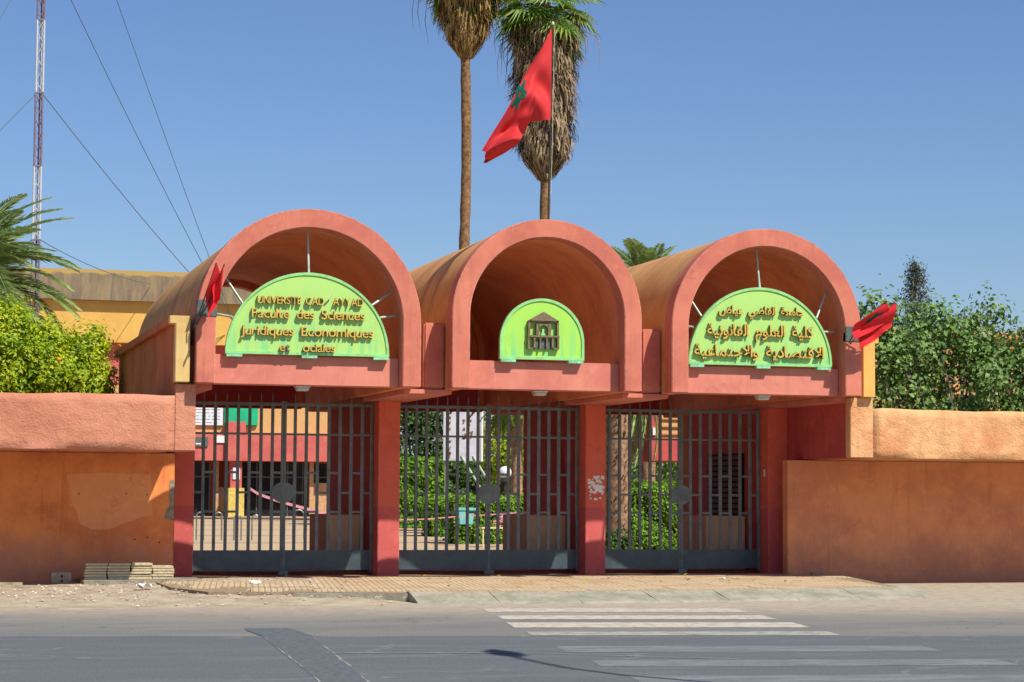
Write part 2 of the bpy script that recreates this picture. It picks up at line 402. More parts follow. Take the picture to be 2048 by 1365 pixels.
# ---------------------------------------------------------------- object helpers
def link(o): COL.objects.link(o); return o
class MB:
    """collects shapes in world coordinates, builds one mesh object"""
    def __init__(s): s.v = []; s.f = []; s.sm = []
    def add(s, vs, fs, smooth=False):
        k = len(s.v); s.v += [tuple(v) for v in vs]; s.f += [tuple(i+k for i in q) for q in fs]; s.sm += [smooth]*len(fs); return s
    def box(s, x0, x1, y0, y1, z0, z1):
        vs = [(x, y, z) for z in (z0, z1) for y in (y0, y1) for x in (x0, x1)]
        return s.add(vs, [(0, 2, 3, 1), (4, 5, 7, 6), (0, 1, 5, 4), (2, 6, 7, 3), (0, 4, 6, 2), (1, 3, 7, 5)])
    def prism(s, pts, a0, a1, axis='y'):
        """extrude a 2D outline: axis y -> pts are (x,z); axis x -> (y,z); axis z -> (x,y)"""
        area = sum(pts[i][0]*pts[(i+1) % len(pts)][1]-pts[(i+1) % len(pts)][0]*pts[i][1] for i in range(len(pts)))
        if area < 0: pts = pts[::-1]
        mk = {'y': lambda p, a: (p[0], a, p[1]), 'x': lambda p, a: (a, p[0], p[1]), 'z': lambda p, a: (p[0], p[1], a)}[axis]
        m = len(pts)
        vs = [mk(p, a0) for p in pts]+[mk(p, a1) for p in pts]
        fs = [tuple(range(m)), tuple(range(2*m-1, m-1, -1))]+[(i, i+m, (i+1) % m+m, (i+1) % m) for i in range(m)]
        if axis != 'y': fs = [q[::-1] for q in fs]
        return s.add(vs, fs)
    def tube(s, pts, rad, nseg=8, caps=True, smooth=True):
        pts = [Vector(p) for p in pts]; m = len(pts)
        rad = rad if isinstance(rad, (list, tuple)) else [rad]*m
        vs = []
        ref = None
        for i, p in enumerate(pts):
            d = (pts[min(i+1, m-1)]-pts[max(i-1, 0)]).normalized()
            if ref is None: ref = d.orthogonal().normalized()
            a = (ref - d*ref.dot(d)); a = a.normalized() if a.length > 1e-6 else d.orthogonal().normalized()
            ref = a; b = d.cross(a)
            for k in range(nseg):
                t = 2*math.pi*k/nseg
                vs.append(p+(a*math.cos(t)+b*math.sin(t))*rad[i])
        fs = []
        for i in range(m-1):
            for k in range(nseg):
                k2 = (k+1) % nseg
                fs.append((i*nseg+k, i*nseg+k2, (i+1)*nseg+k2, (i+1)*nseg+k))
        s.add(vs, fs, smooth)
        if caps:
            s.add([vs[k] for k in range(nseg)], [tuple(range(nseg))[::-1]]); s.add([vs[(m-1)*nseg+k] for k in range(nseg)], [tuple(range(nseg))])
        return s
    def mesh(s, name):
        me = bpy.data.meshes.new(name); me.from_pydata(s.v, [], s.f); me.update()
        me.polygons.foreach_set('use_smooth', s.sm)
        return me
    def build(s, name, mat, parent=None, bevel=0.0, jitter=0.0):
        me = s.mesh(name)
        if bevel or jitter:
            bm = bmesh.new(); bm.from_mesh(me)
            bmesh.ops.remove_doubles(bm, verts=bm.verts, dist=1e-5)
            bmesh.ops.recalc_face_normals(bm, faces=bm.faces)
            if bevel:
                es = [e for e in bm.edges if len(e.link_faces) == 2 and e.calc_face_angle(0) > .6]
                bmesh.ops.bevel(bm, geom=es, offset=bevel, segments=2, affect='EDGES', clamp_overlap=True)
            bm.to_mesh(me); bm.free()
        return mk(name, me, mat, parent)

def mk(name, me, mat, parent=None):
    if mat is not None:
        me.materials.clear(); me.materials.append(MT[mat] if isinstance(mat, str) else mat)
    o = link(bpy.data.objects.new(name, me))
    if parent is not None: setpar(o, parent)
    return o
def wloc(p):
    l = Vector(p.location)
    return l if p.parent is None else l + wloc(p.parent) + (p.matrix_parent_inverse.to_translation())
def setpar(o, p):
    o.parent = p
    o.matrix_parent_inverse = Matrix.Translation(-wloc(p))
def tag(o, label, cat, group=None, kind=None):
    if label: o['label'] = label
    if cat: o['category'] = cat
    if group: o['group'] = group
    if kind: o['kind'] = kind
    return o
def thing(name, label, cat, loc=(0, 0, 0), group=None):
    o = link(bpy.data.objects.new(name, None)); o.location = loc; o.empty_display_size = .2
    return tag(o, label, cat, group)
def structure(o): o['kind'] = 'structure'; return o

def leaf_mesh(name, C, Nn, size, aspect=.55, fold=.25, rs=None):
    """C, Nn : (n,3) centres and outward normals; two-triangle folded leaves"""
    n = len(C)
    rs = rs or rng
    t = rs.normal(size=(n, 3)); t -= (t*Nn).sum(1)[:, None]*Nn; t /= np.linalg.norm(t, axis=1)[:, None]+1e-9
    b = np.cross(Nn, t)
    L = size*(rs.uniform(.65, 1.35, n))[:, None]; W = L*aspect*.5
    v0 = C-t*L*.5; v2 = C+t*L*.5
    up = Nn*W*fold*2
    v1 = C+b*W+up; v3 = C-b*W+up
    V = np.stack([v0, v1, v2, v3], 1).reshape(-1, 3)
    idx = np.arange(n)[:, None]*4
    F = np.concatenate([idx+[0, 1, 2], idx+[0, 2, 3]], 1).reshape(-1, 3)
    me = bpy.data.meshes.new(name)
    me.vertices.add(len(V)); me.vertices.foreach_set('co', V.astype(np.float32).ravel())
    me.loops.add(F.size); me.loops.foreach_set('vertex_index', F.astype(np.int32).ravel())
    me.polygons.add(len(F)); me.polygons.foreach_set('loop_start', np.arange(0, F.size, 3, dtype=np.int32))
    me.polygons.foreach_set('loop_total', np.full(len(F), 3, dtype=np.int32))
    me.update(calc_edges=True)
    return me
def unit(a): return a/(np.linalg.norm(a, axis=1)[:, None]+1e-9)
def clumps(ell, nclump, nleaf, spread, shell=(.55, 1.0), up=.35):
    """ellipsoids (cx,cy,cz,rx,ry,rz) -> leaf centres and normals gathered in clumps"""
    Cs, Ns = [], []
    vol = np.array([e[3]*e[4]*e[5] for e in ell])**.66; vol /= vol.sum()
    for e, wgt in zip(ell, vol):
        k = max(3, int(nclump*wgt))
        d = unit(rng.normal(size=(k, 3)))
        rr = rng.uniform(shell[0], shell[1], k)[:, None]
        cc = np.array(e[:3])+d*rr*np.array(e[3:])
        m = max(4, int(nleaf*wgt/k))
        off = rng.normal(size=(k, m, 3))*spread*rng.uniform(.6, 1.4, (k, 1, 1))
        p = (cc[:, None]+off).reshape(-1, 3)
        nn = unit(off.reshape(-1, 3)/spread*.6+np.repeat(d, m, 0)*.7+np.array([0, -.1, up])+rng.normal(size=(k*m, 3))*.45)
        Cs.append(p); Ns.append(nn)
    return np.concatenate(Cs), np.concatenate(Ns)

# ================================================================= GROUND
g = MB(); g.add([(-1500, -600, -.03), (1500, -600, -.03), (1500, 2500, -.03), (-1500, 2500, -.03)], [(0, 1, 2, 3)])
structure(g.build('ground', 'earth'))
g = MB(); g.add([(-150, -90, 0), (150, -90, 0), (150, 6, 0), (-150, 6, 0)], [(0, 1, 2, 3)])
structure(g.build('road', 'road'))
def laney(x): return -11.05-.197*(x+.5)
xs = np.linspace(-60, 60, 241)
top = [(x, laney(x)+.05*math.sin(x*1.7)+.05*math.sin(x*4.1+1)) for x in xs]
g = MB(); V = [(x, y, .004) for x, y in top]+[(x, -70, .004) for x, _ in top]; m = len(top)
g.add(V, [(i+m, i+m+1, i+1, i) for i in range(m-1)])
structure(g.build('road_lane', 'lane'))
# trench repair across the road with pale ragged edges
lt = [(-1.70, -9.3), (-1.76, -9.8), (-1.74, -10.8), (-1.98, -13.9), (-2.23, -17.0), (-2.7, -22)]
rt = [(-1.16, -9.4), (-1.14, -9.8), (-1.13, -10.8), (-1.46, -13.9), (-1.79, -17.1), (-2.3, -22)]
def dense(p, k=14, j=.012):
    out = []
    for a, b in zip(p[:-1], p[1:]):
        for i in range(k):
            t = i/k; out.append((a[0]+(b[0]-a[0])*t+random.uniform(-j, j), a[1]+(b[1]-a[1])*t))
    return out+[p[-1]]
L, R_ = dense(lt), dense(rt)
g = MB(); m = len(L); g.add([(x, y, .0065) for x, y in L]+[(x, y, .0065) for x, y in R_], [(i+m, i, i+1, i+1+m)[::-1] for i in range(m-1)])
tr = structure(g.build('road_repair_strip', 'trench'))
g = MB()
for P_ in (L[30:], R_[30:]):
    m = len(P_); wd = [random.uniform(.001, .016)*(0 if math.sin(i*.37) > .55 else 1)+.001 for i, _ in enumerate(P_)]
    g.add([(x-wd[i], y, .009) for i, (x, y) in enumerate(P_)]+[(x+wd[i], y, .009) for i, (x, y) in enumerate(P_)], [(i, i+m, i+1+m, i+1) for i in range(m-1)])
g.build('crack_edge', 'crack', tr)
g = MB()
P_ = dense([(-1.5, -13.6), (.6, -14.1), (2.6, -15.4)], 30, .0)
m = len(P_); wd = [random.uniform(.008, .03) for _ in P_]
g.add([(x, y-wd[i], .012) for i, (x, y) in enumerate(P_)]+[(x, y+wd[i], .012) for i, (x, y) in enumerate(P_)], [(i, i+1, i+1+m, i+m) for i in range(m-1)])
g.build('crack_edge', 'crack', tr)

# zebra crossing, rotated about 10 degrees to the facade
zc = structure(link(bpy.data.objects.new('zebra_crossing', None)))
au = math.radians(10)
U = Vector((math.cos(au), -math.sin(au), 0)); Vv = Vector((-math.sin(au), -math.cos(au), 0))
O0 = Vector((2.53, -5.35, 0))
for i, (v0, v1, u0, u1, mat, zz) in enumerate([(0, .95, 0, 3.9, 'paint', .004), (1.85, 2.75, .03, 3.92, 'paint', .004), (3.45, 4.55, .0, 3.95, 'paint', .004),
        (5.35, 6.05, .05, 3.95, 'paint_mid', .004), (7.9, 8.8, .1, 4.4, 'paint_faint', .0062), (9.9, 10.7, .2, 4.6, 'paint_faint', .0062), (11.8, 12.6, .3, 4.8, 'paint_faint', .0062), (13.6, 14.3, .2, 5.2, 'paint_faint', .0062)]):
    g = MB(); k = 60
    up_ = [O0+U*(u0+(u1-u0)*t/k)+Vv*(v0+random.uniform(-.015, .015)) for t in range(k+1)]
    dn = [O0+U*(u0+(u1-u0)*t/k)+Vv*(v1+random.uniform(-.015, .015)) for t in range(k+1)]
    g.add([(p.x, p.y, zz) for p in up_]+[(p.x, p.y, zz) for p in dn], [(t+k+1, t+k+2, t+1, t) for t in range(k)])
    g.build('painted_stripe', mat, zc)

# platform in front of and under the gates
PZ = .15
plat = [(-1.2, -2.3), (2.0, -3.15), (5, -3.4), (10.6, -2.75), (10.95, -2.45), (12.35, 2.9), (12.35, 4.9), (-1.6, 4.9), (-1.6, -.6)]
g = MB(); g.prism(plat, -.05, PZ-.012, 'z')
pv = structure(g.build('pavement', 'bed'))
def inside(x, y, poly):
    c = False; j = len(poly)-1
    for i in range(len(poly)):
        if (poly[i][1] > y) != (poly[j][1] > y) and x < (poly[j][0]-poly[i][0])*(y-poly[i][1])/(poly[j][1]-poly[i][1])+poly[i][0]: c = not c
        j = i
    return c
tme = MB().box(-.2515, .2515, -.2812, .2812, -.02, .012).mesh('tile'); tme.materials.append(MT['tile'])
ta = math.radians(-9)
cnt = 0
for i in range(-8, 34):
    for j in range(-12, 14):
        lx, ly = i*.505+(0 if j % 2 else 0), j*.565
        x = lx*math.cos(ta)-ly*math.sin(ta)+.3; y = lx*math.sin(ta)+ly*math.cos(ta)+1.2
        if not (inside(x, y, plat) and y < 3.35): continue
        edge = not all(inside(x+a, y+b, plat) for a in (-.3, .3) for b in (-.31, .31))
        if edge: continue
        if x < -.3 and random.random() < .3: continue
        if -.6 < x < .9 and y < 1.2 and random.random() < (.55 if y < -.5 else .15): continue      # broken area in front of the left gate
        if cnt >= 299: continue
        o = link(bpy.data.objects.new('tile', tme)); setpar(o, pv)
        o.location = (x, y, PZ-.006+random.uniform(-.004, .004)); o.rotation_euler = (random.uniform(-.006, .006), random.uniform(-.006, .006), ta+random.uniform(-.01, .01)); cnt += 1
# sloping concrete kerb, cast in lengths
kt = [(1.9, -3.12), (3.2, -3.22), (4.5, -3.34), (5.8, -3.34), (7.1, -3.18), (8.4, -3.02), (9.6, -2.86), (10.75, -2.66), (11.2, -1.9)]
kb = [(1.9, -3.85), (3.2, -4.05), (4.5, -4.3), (5.8, -4.3), (7.1, -4.12), (8.4, -3.98), (9.6, -3.82), (10.95, -3.5), (11.75, -2.0)]
for i in range(len(kt)-1):
    g = MB(); k = 8; rows = []
    for s in range(k+1):
        t = (s/k)*(.994)+.003
        a = (kt[i][0]+(kt[i+1][0]-kt[i][0])*t, kt[i][1]+(kt[i+1][1]-kt[i][1])*t); b = (kb[i][0]+(kb[i+1][0]-kb[i][0])*t, kb[i][1]+(kb[i+1][1]-kb[i][1])*t)
        j = random.uniform(-.025, .025)
        rows.append([(a[0], a[1]+.10, -.02), (a[0], a[1]+.10, PZ+.006), (a[0], a[1]-.06, PZ+.010), ((a[0]+b[0])/2, (a[1]*.55+b[1]*.45), .098+j*.4), (b[0], b[1]+.12, .035), (b[0], b[1]+j, -.02)])
    w6 = 6; V = [p for rw in rows for p in rw]; F = [(s*w6+q, s*w6+q+1, (s+1)*w6+q+1, (s+1)*w6+q) for s in range(k) for q in range(w6-1)]
    F += [tuple(range(w6))[::-1], tuple(k*w6+q for q in range(w6))]
    g.add(V, F, False); g.build('kerb_length', 'kerb', pv)
# dusty verge where kerb and tiles have gone
def vz(x, y):
    a = min(1, max(0, (y+4.4)/2.6)); b = min(1, max(0, (y+1.5)/3.0))
    zz = .02+.11*(a*a*(3-2*a))*min(1, max(0, (x+4.5)/4.2))+.04*b
    return zz
nx, ny = 90, 50
V = []; 
for j in range(ny+1):
    for i in range(nx+1):
        x = -16+18.0*i/nx if i else -16; y = -4.9+7.75*j/ny
        e = min(1, (y+4.9)/.9)*min(1, (2.0-x)/.8+.0)
        nn = math.sin(x*3.1+y*2.3)*math.sin(y*4.7-x*1.9)*.012+math.sin(x*9.3)*math.sin(y*8.1+x)*.006+random.uniform(-.006, .006)
        V.append((x, y+(.25*math.sin(x*1.3)+.1*math.sin(x*4.1) if j == 0 else 0), -.012+(vz(x, y)+nn)*max(0, e)+.0))
g = MB(); g.add(V, [(j*(nx+1)+i, j*(nx+1)+i+1, (j+1)*(nx+1)+i+1, (j+1)*(nx+1)+i) for j in range(ny) for i in range(nx)], True)
structure(g.build('verge', 'verge'))
# low broken slab under the tile stacks
g = MB()
pl = [(-2.85, 1.35), (-2.4, 1.22), (-1.7, 1.28), (-1.0, 1.2), (-.7, 1.6), (-.7, 2.89), (-2.9, 2.89)]
pl = [(x, y+.25) if y < 2 else (x, y) for x, y in pl]
g.prism(pl, 0, .165, 'z'); structure(g.build('concrete_slab', 'slab', bevel=.015))
# courtyard beyond the gates, rising gently to the building
g = MB(); k = 40
V = [(x, 4.9+75*j/k, .12+.45*(j/k)) for j in range(k+1) for x in (-14, 60)]
g.add(V, [(2*j, 2*j+1, 2*j+3, 2*j+2) for j in range(k)])
structure(g.build('courtyard', 'court'))
g = MB(); g.box(-60, 12.3, 3.0, 4.9, -.06, .10); structure(g.build('wall_footing', 'slab'))

# ================================================================= GATEHOUSE
ZB, ZA = 3.62, 6.728
GH = thing('gatehouse', 'terracotta gatehouse with three barrel vaulted arches over the gates', 'gatehouse', (5.1, 0, 0))
ARCH = [(-1.145, 2.848), (3.42, 7.015), (7.605, 11.43)]
def profile(xl, xr, off, z0=ZB, seg=48):
    R = (xr-xl)/2; cx = (xl+xr)/2; zs = ZA-R; R -= off
    return [(cx+R, z0)]+[(cx+R*math.cos(math.pi*i/seg), zs+R*math.sin(math.pi*i/seg)) for i in range(seg+1)]+[(cx-R, z0)]
def shell(xl, xr, o0, o1, y0, y1, z0=ZB, ny=1, seg=48, outer_mat=None):
    A = profile(xl, xr, o0, z0, seg); B = profile(xl, xr, o1, z0, seg); m = len(A)
    ys = [y0+(y1-y0)*i/ny for i in range(ny+1)]
    V = []; F = []; S = []
    for y in ys:
        V += [(p[0], y, p[1]) for p in A]+[(p[0], y, p[1]) for p in B]
    for j in range(ny):
        a = j*2*m; b = (j+1)*2*m
        for i in range(m-1):
            F.append((a+i, a+i+1, b+i+1, b+i)); S.append(0)
            F.append((a+m+i+1, a+m+i, b+m+i, b+m+i+1)); S.append(1)
        for i, sg in ((0, 0), (m-1, 1)):
            q = (a+i, b+i, b+m+i, a+m+i); F.append(q if sg == 0 else q[::-1]); S.append(1)
    for i in range(m-1):
        F.append((i+1, i, m+i, m+i+1)); S.append(2)
        a = ny*2*m; F.append((a+i, a+i+1, a+m+i+1, a+m+i)); S.append(2)
    return V, F, S
def shell_obj(name, args, mats, par):
    V, F, S = shell(*args)
    me = bpy.data.meshes.new(name); me.from_pydata(V, [], F)
    for mm in mats: me.materials.append(MT[mm])
    me.polygons.foreach_set('material_index', S)
    bm = bmesh.new(); bm.from_mesh(me); bmesh.ops.recalc_face_normals(bm, faces=bm.faces)
    for fc in bm.faces: fc.smooth = True
    for e in bm.edges:
        if len(e.link_faces) == 2 and e.calc_face_angle(0) > .7: e.smooth = False
    bm.to_mesh(me); bm.free()
    return mk(name, me, None, par)
T = .33
for i, (xl, xr) in enumerate(ARCH):
    V, F, S = shell(xl, xr, 0, T, 0, .40, ZB, 2, 64)
    g = MB(); g.add(V, F); g.build('arch_ring', 'ring', GH, bevel=.012)
    shell_obj('barrel_vault', (xl, xr, .03, T-.02, .40, 9.75, ZB, 10), ['vault', 'vault_in', 'ring'], GH)
    V, F, S = shell(xl, xr, 0.03, T+.12, 9.75, 10.1, ZB, 1, 48)
    g = MB(); g.add(V, F); g.build('back_ring', 'vault_in', GH)
    g = MB(); g.box(xl+T+.003, xr-T-.003, .31, .62, ZB+.004, 4.145); g.build('sill_beam', 'panel', GH, bevel=.012)
    g = MB(); g.box(xl+T+.003, xr-T-.003, 9.78, 10.05, ZB-.03, 4.14); g.build('back_beam', 'dark_red', GH)
# gutter slabs, square blocks and cross beams between neighbouring vaults
for xa, xb in ((2.848, 3.42), (7.015, 7.605)):
    g = MB(); g.box(xb-.37, xb+.015, .62, 1.15, ZB+.012, 4.83); g.build('parapet_block', 'ring', GH, bevel=.03)
    g = MB(); g.box(xa-.02, xb+.02, 1.15, 9.9, ZB+.010, 4.25); g.build('gutter_slab', 'vault', GH)
    g = MB(); g.box(xa-.16, xb+.16, .62, 9.9, ZB-.09, ZB-.002); g.build('beam', 'panel', GH, bevel=.01)
g = MB(); g.box(-1.22, -.80, .45, 9.9, ZB-.09, ZB-.002); g.build('beam', 'panel', GH)
g = MB(); g.box(11.10, 11.60, .45, 9.9, ZB-.09, ZB-.002); g.build('beam', 'panel', GH)
# pillars carrying the beams
for x0, x1 in ((-1.03, -.66), (2.905, 3.335), (7.14, 7.56)):
    g = MB(); g.box(x0, x1, 3.65, 4.12, PZ-.05, ZB-.09); g.build('pillar', 'pillar', GH, bevel=.012)
g = MB(); g.box(11.08, 11.50, 3.65, 4.12, PZ-.05, ZB-.09); g.build('pillar', 'pillar', GH, bevel=.012)
g = MB(); g.box(11.50, 16.0, 3.66, 3.95, -.05, ZB-.095); g.build('recessed_wall', 'dark_red', GH)
g = MB(); g.box(11.43, 11.52, .45, 9.8, ZB-.001, 4.9); g.build('gutter_slab', 'dark_red', GH)
# long fin walls behind the pillars
def fin(x0, x1, y0, y1, slot=None):
    if slot:
        a, b = slot
        g = MB(); g.box(x0, x1, y0, a, .1, ZB-.09); g.build('fin_wall', 'dark_red', GH)
        g = MB(); g.box(x0, x1, b, y1, .1, ZB-.09); g.build('fin_wall', 'dark_red', GH)
        g = MB(); g.prism([(a, 1.5), (a, ZB-.09), (b, ZB-.09), (b, 1.5), ((a+b)/2+.05, 2.95)], x0, x1, 'x'); g.build('fin_wall', 'dark_red', GH)
    else:
        g = MB(); g.box(x0, x1, y0, y1, .1, ZB-.09); g.build('fin_wall', 'dark_red', GH)
fin(2.93, 3.30, 4.12, 8.6)
fin(7.165, 7.53, 4.12, 8.1, (4.95, 5.62))
fin(11.10, 11.45, 4.12, 8.3)
g = MB(); g.box(-1.05, -.70, 4.12, 9.6, .1, ZB-.09); g.build('fin_wall', 'dark_red', GH)
g = MB(); g.box(11.06, 11.10, 5.0, 7.0, 1.2, 2.62)
wn = g.build('louvred_window', 'hole', GH)
for k in range(12):
    g = MB(); g.prism([(5.0, 0), (7.0, 0), (7.0, 0.02), (5.0, .02)], 0, .04, 'x')
    s = MB(); z0 = 1.24+k*.115; s.add([(11.02, 5.02, z0), (11.06, 5.02, z0+.07), (11.06, 6.98, z0+.07), (11.02, 6.98, z0)], [(0, 1, 2, 3)])
    s.add([(11.02, 5.02, z0-.01), (11.06, 5.02, z0+.06), (11.06, 6.98, z0+.06), (11.02, 6.98, z0-.01)], [(3, 2, 1, 0)])
    s.build('slat', 'slat_dark', wn)
g = MB(); g.box(-.66, 11.08, 4.35, 4.6, .1, .20); g.build('threshold', 'threshold', GH)
# side wings with their pale end columns
g = MB(); g.box(-1.485, -1.24, .42, 10.0, 3.425, 4.64); g.build('wing_wall', 'wing', GH)
g = MB(); g.box(-1.485, -1.24, 3.2, 10.0, .1, 3.423); g.build('wing_wall', 'wing', GH)
g = MB(); g.box(-1.592, -1.24, .42, 10.1, 4.64, 4.785); g.build('wing_cap', 'wing', GH, bevel=.01)
g = MB(); g.prism([(-1.487, 3.635), (-1.237, 3.635), (-1.237, 4.787), (-1.594, 4.787), (-1.594, 4.645), (-1.487, 4.645)], .15, .42); g.build('end_column', 'yellow', GH, bevel=.01)
g = MB(); g.box(-1.24, -1.13, .5, 9.9, ZB, 4.3); g.build('gutter_slab', 'wing', GH)
g = MB(); g.prism([(11.535, 3.61), (11.785, 3.61), (11.785, 4.635), (11.865, 4.635), (11.865, 4.785), (11.535, 4.785)], .15, .42); g.build('end_column', 'yellow_r', GH, bevel=.01)
g = MB(); g.box(11.535, 11.785, .42, 10.0, 3.615, 4.64); g.build('wing_wall', 'wing', GH)
g = MB(); g.box(11.535, 11.785, 3.97, 10.0, .1, 3.612); g.build('wing_wall', 'wing', GH)
g = MB(); g.box(11.535, 11.865, .42, 10.1, 4.64, 4.785); g.build('wing_cap', 'wing', GH)
g = MB(); g.box(11.537, 11.79, .505, 3.655, 2.47, 3.612); g.build('wing_wall', 'dark_red', GH)
g = MB(); g.prism([(p[0], p[1]) for p in profile(3.42, 7.015, .34, 4.145, 32)], 9.9, 10.02); g.build('back_wall', 'vault_in', GH)
# dark painted bands on the outer ring legs, where the flag holders sit
for x0, x1, z0, z1 in ((-1.149, -.80, 4.775, 5.065), (11.10, 11.434, 4.65, 4.935)):
    g = MB(); g.box(x0, x1, -.012, .10, z0, z1); g.build('holder_band', 'band', GH, bevel=.004)
g = MB(); g.box(11.065, 11.078, 3.82, 3.88, 2.13, 2.27); g.build('switch_plate', 'white', GH)
# torn poster on the second pillar
g = MB()
for k in range(80):
    x = random.uniform(7.2, 7.5); z = random.uniform(1.62, 2.1); s = random.uniform(.015, .05)
    if z < 1.75 and random.random() < .6: continue
    a = random.random()*6
    g.add([(x+s*math.cos(a+q*1.3+random.uniform(-.3, .3)), 3.642-.0005*k/80, z+s*.8*math.sin(a+q*1.3)) for q in range(5)], [(4, 3, 2, 1, 0)])
po = g.build('torn_poster', 'stone_w', GH); po['kind'] = 'stuff'

# ================================================================= BOUNDARY WALLS
def boundary(name, label, x0, x1, xc0, xc1, topcop, mats, block, yw=2.9, bd=1.4):
    t = thing(name, label, 'wall', ((x0+x1)/2, yw, 0))
    g = MB(); g.box(x0, x1, yw, yw+.25, -.05, 2.452); g.build('lower_wall', mats[0], t, bevel=.012)
    # uneven hand-thrown coping face
    k = int(abs(xc1-xc0)/.22); nz = 6
    V = []; 
    xsx = [xc0+(xc1-xc0)*i/k for i in range(k+1)]
    for i, x in enumerate(xsx):
        e = 0 if (i in (0, k)) else 1
        tj = math.sin(x*1.7)*.012+math.sin(x*5.3)*.006
        row = [(x, yw+.2, 2.455), (x, .312, 2.455+tj*.5)]
        for q in range(nz+1):
            z = 2.462+(topcop-2.462)*q/nz
            row.append((x, .30+e*(random.uniform(-.010, .010)+.012*math.sin(x*3+z*5)), z+(tj*e if q == nz else 0)))
        row += [(x, .322, topcop+.008+tj*e), (x, yw+.2, topcop+.02)]
        V += row
    w_ = nz+5
    F = [(i*w_+q, i*w_+q+1, (i+1)*w_+q+1, (i+1)*w_+q) for i in range(k) for q in range(w_-1)]
    F += [tuple(range(w_))[::-1], tuple(k*w_+q for q in range(w_))]
    g = MB(); g.add(V, F, False)
    me = g.mesh('coping')
    bm = bmesh.new(); bm.from_mesh(me); bmesh.ops.recalc_face_normals(bm, faces=bm.faces)
    for fc in bm.faces: fc.smooth = abs(fc.normal.y) > .8
    bm.to_mesh(me); bm.free()
    mk('coping', me, mats[1], t)
    b0, b1, bz0, bz1 = block
    g = MB(); g.box(b0, b1, .285, bd, bz0, bz1); g.build('corner_block', mats[1], t, bevel=.012)
    return t
WL = boundary('boundary_wall', 'long orange boundary wall left of the gates with salmon roughcast coping', -40, -1.12, -40, -1.46, 3.40, ('low_l', 'cop_l'), (-1.462, -1.10, 2.448, 3.612))
WR = boundary('boundary_wall', 'long brown orange boundary wall right of the gates with peach roughcast coping', 11.17, 50, 11.80, 50, 3.39, ('low_r', 'cop_r'), (11.325, 11.802, 2.462, 3.606), bd=.50)
def blob(pts, n=5, j=.012):
    out = []
    for i in range(len(pts)):
        a, b = pts[i], pts[(i+1) % len(pts)]
        for k in range(n):
            t = k/n; out.append((a[0]+(b[0]-a[0])*t+random.uniform(-j, j), a[1]+(b[1]-a[1])*t+random.uniform(-j, j)))
    return out
g = MB(); g.prism(blob([(-3.08, 2.05), (-2.3, 2.09), (-1.56, 2.04), (-1.52, 1.32), (-1.9, 1.20), (-2.25, 1.06), (-2.55, 1.03), (-2.82, 1.14), (-3.0, 1.6)]), 2.894, 2.91); g.build('repainted_patch', 'repaint', WL)
g = MB(); g.prism(blob([(-1.215, 1.95), (-1.13, 1.95), (-1.125, 1.22), (-1.3, 1.24), (-1.26, 1.36), (-1.20, 1.5)], 5, .015), 2.888, 2.91); g.build('cement_patch', 'cement', WL)
for x, z in ((-2.86, 1.69), (-2.0, 1.70), (-1.62, 1.68), (-1.83, .86), (-1.60, .90), (-1.38, .8)):
    g = MB(); g.tube([(x, 2.893, z), (x, 2.91, z)], .014, 7); g.build('fixing_hole', 'hole', WL)

# ================================================================= GATES
def make_gate(xl, xr, ngap, label):
    yg = 4.10; xc = (xl+xr)/2
    t = thing('entrance_gate', label, 'gate', (xc, yg, PZ), 'double leaf gates under the three arches')
    leafs = []
    BZ0, BZ1 = .24, .62; TZ = 3.455
    for sgn, xa, xb in ((-1, xl, xc), (1, xc, xr)):
        lf = MB(); lf.box(xa+.012, xb-.012 if sgn < 0 else xb-.012, yg-.02, yg+.02, BZ0, BZ1)
        lf.box(xa+.012, xb-.012, yg-.028, yg+.028, BZ1-.035, BZ1+.005)
        lf.box(xa+.012, xb-.012, yg-.028, yg+.028, BZ0, BZ0+.035)
        leaf = lf.build('gate_leaf', 'steel_hi', t, bevel=.004)
        xin, xout = (xb, xa) if sgn < 0 else (xa, xb)
        # stiles
        for x, w_ in ((xin, .052), (xout, .06)):
            d = -1 if (x == xb) else 1
            x2 = x+d*w_
            g = MB(); g.box(min(x, x2)+.002*1, max(x, x2)-.002, yg-.03, yg+.03, BZ0-.04, TZ+.05); g.build('stile', 'steel', leaf, bevel=.004)
        for z0, z1 in ((3.415, 3.475), (2.845, 2.885)):
            g = MB(); g.box(xa+.01, xb-.01, yg-.024, yg+.024, z0, z1); g.build('rail', 'steel', leaf, bevel=.003)
        a0 = xout; gap = (xin-xout)/ngap
        for k in range(1, ngap):
            x = xout+gap*k
            g = MB(); g.box(x-.029, x+.029, yg-.022, yg+.022, BZ1, 3.45)
            g.box(x-.008, x+.008, yg-.008, yg+.008, 3.45, 3.615)
            g.add([(x-.012, yg-.012, 3.60), (x+.012, yg-.012, 3.60), (x+.012, yg+.012, 3.60), (x-.012, yg+.012, 3.60), (x, yg, 3.68)], [(0, 1, 4), (1, 2, 4), (2, 3, 4), (3, 0, 4)])
            g.build('bar', 'steel', leaf)
        for k in range(ngap):
            xa_, xb_ = sorted((xout+gap*k, xout+gap*(k+1)))
            for z in ((1.735,) if k % 2 == 0 else (2.12, 1.365)):
                g = MB(); g.box(xa_+.029, xb_-.029, yg-.018, yg+.018, z-.022, z+.022); g.build('rung', 'steel', leaf)
    # round lock plate and drop bolt
    g = MB(); k = 28
    g.prism([(xc+.235*math.cos(2*math.pi*i/k), 1.735+.20*math.sin(2*math.pi*i/k)) for i in range(k)], yg-.045, yg-.031); g.build('lock_plate', 'steel', t, bevel=.004)
    g = MB(); g.box(xc-.012, xc+.012, yg-.05, yg-.03, .2, .66); g.build('drop_bolt', 'steel', t)
    g = MB(); g.box(xc-.09, xc+.10, yg-.14, yg+.02, PZ, PZ+.085); g.build('bolt_socket', 'steel', t, bevel=.01)
    return t
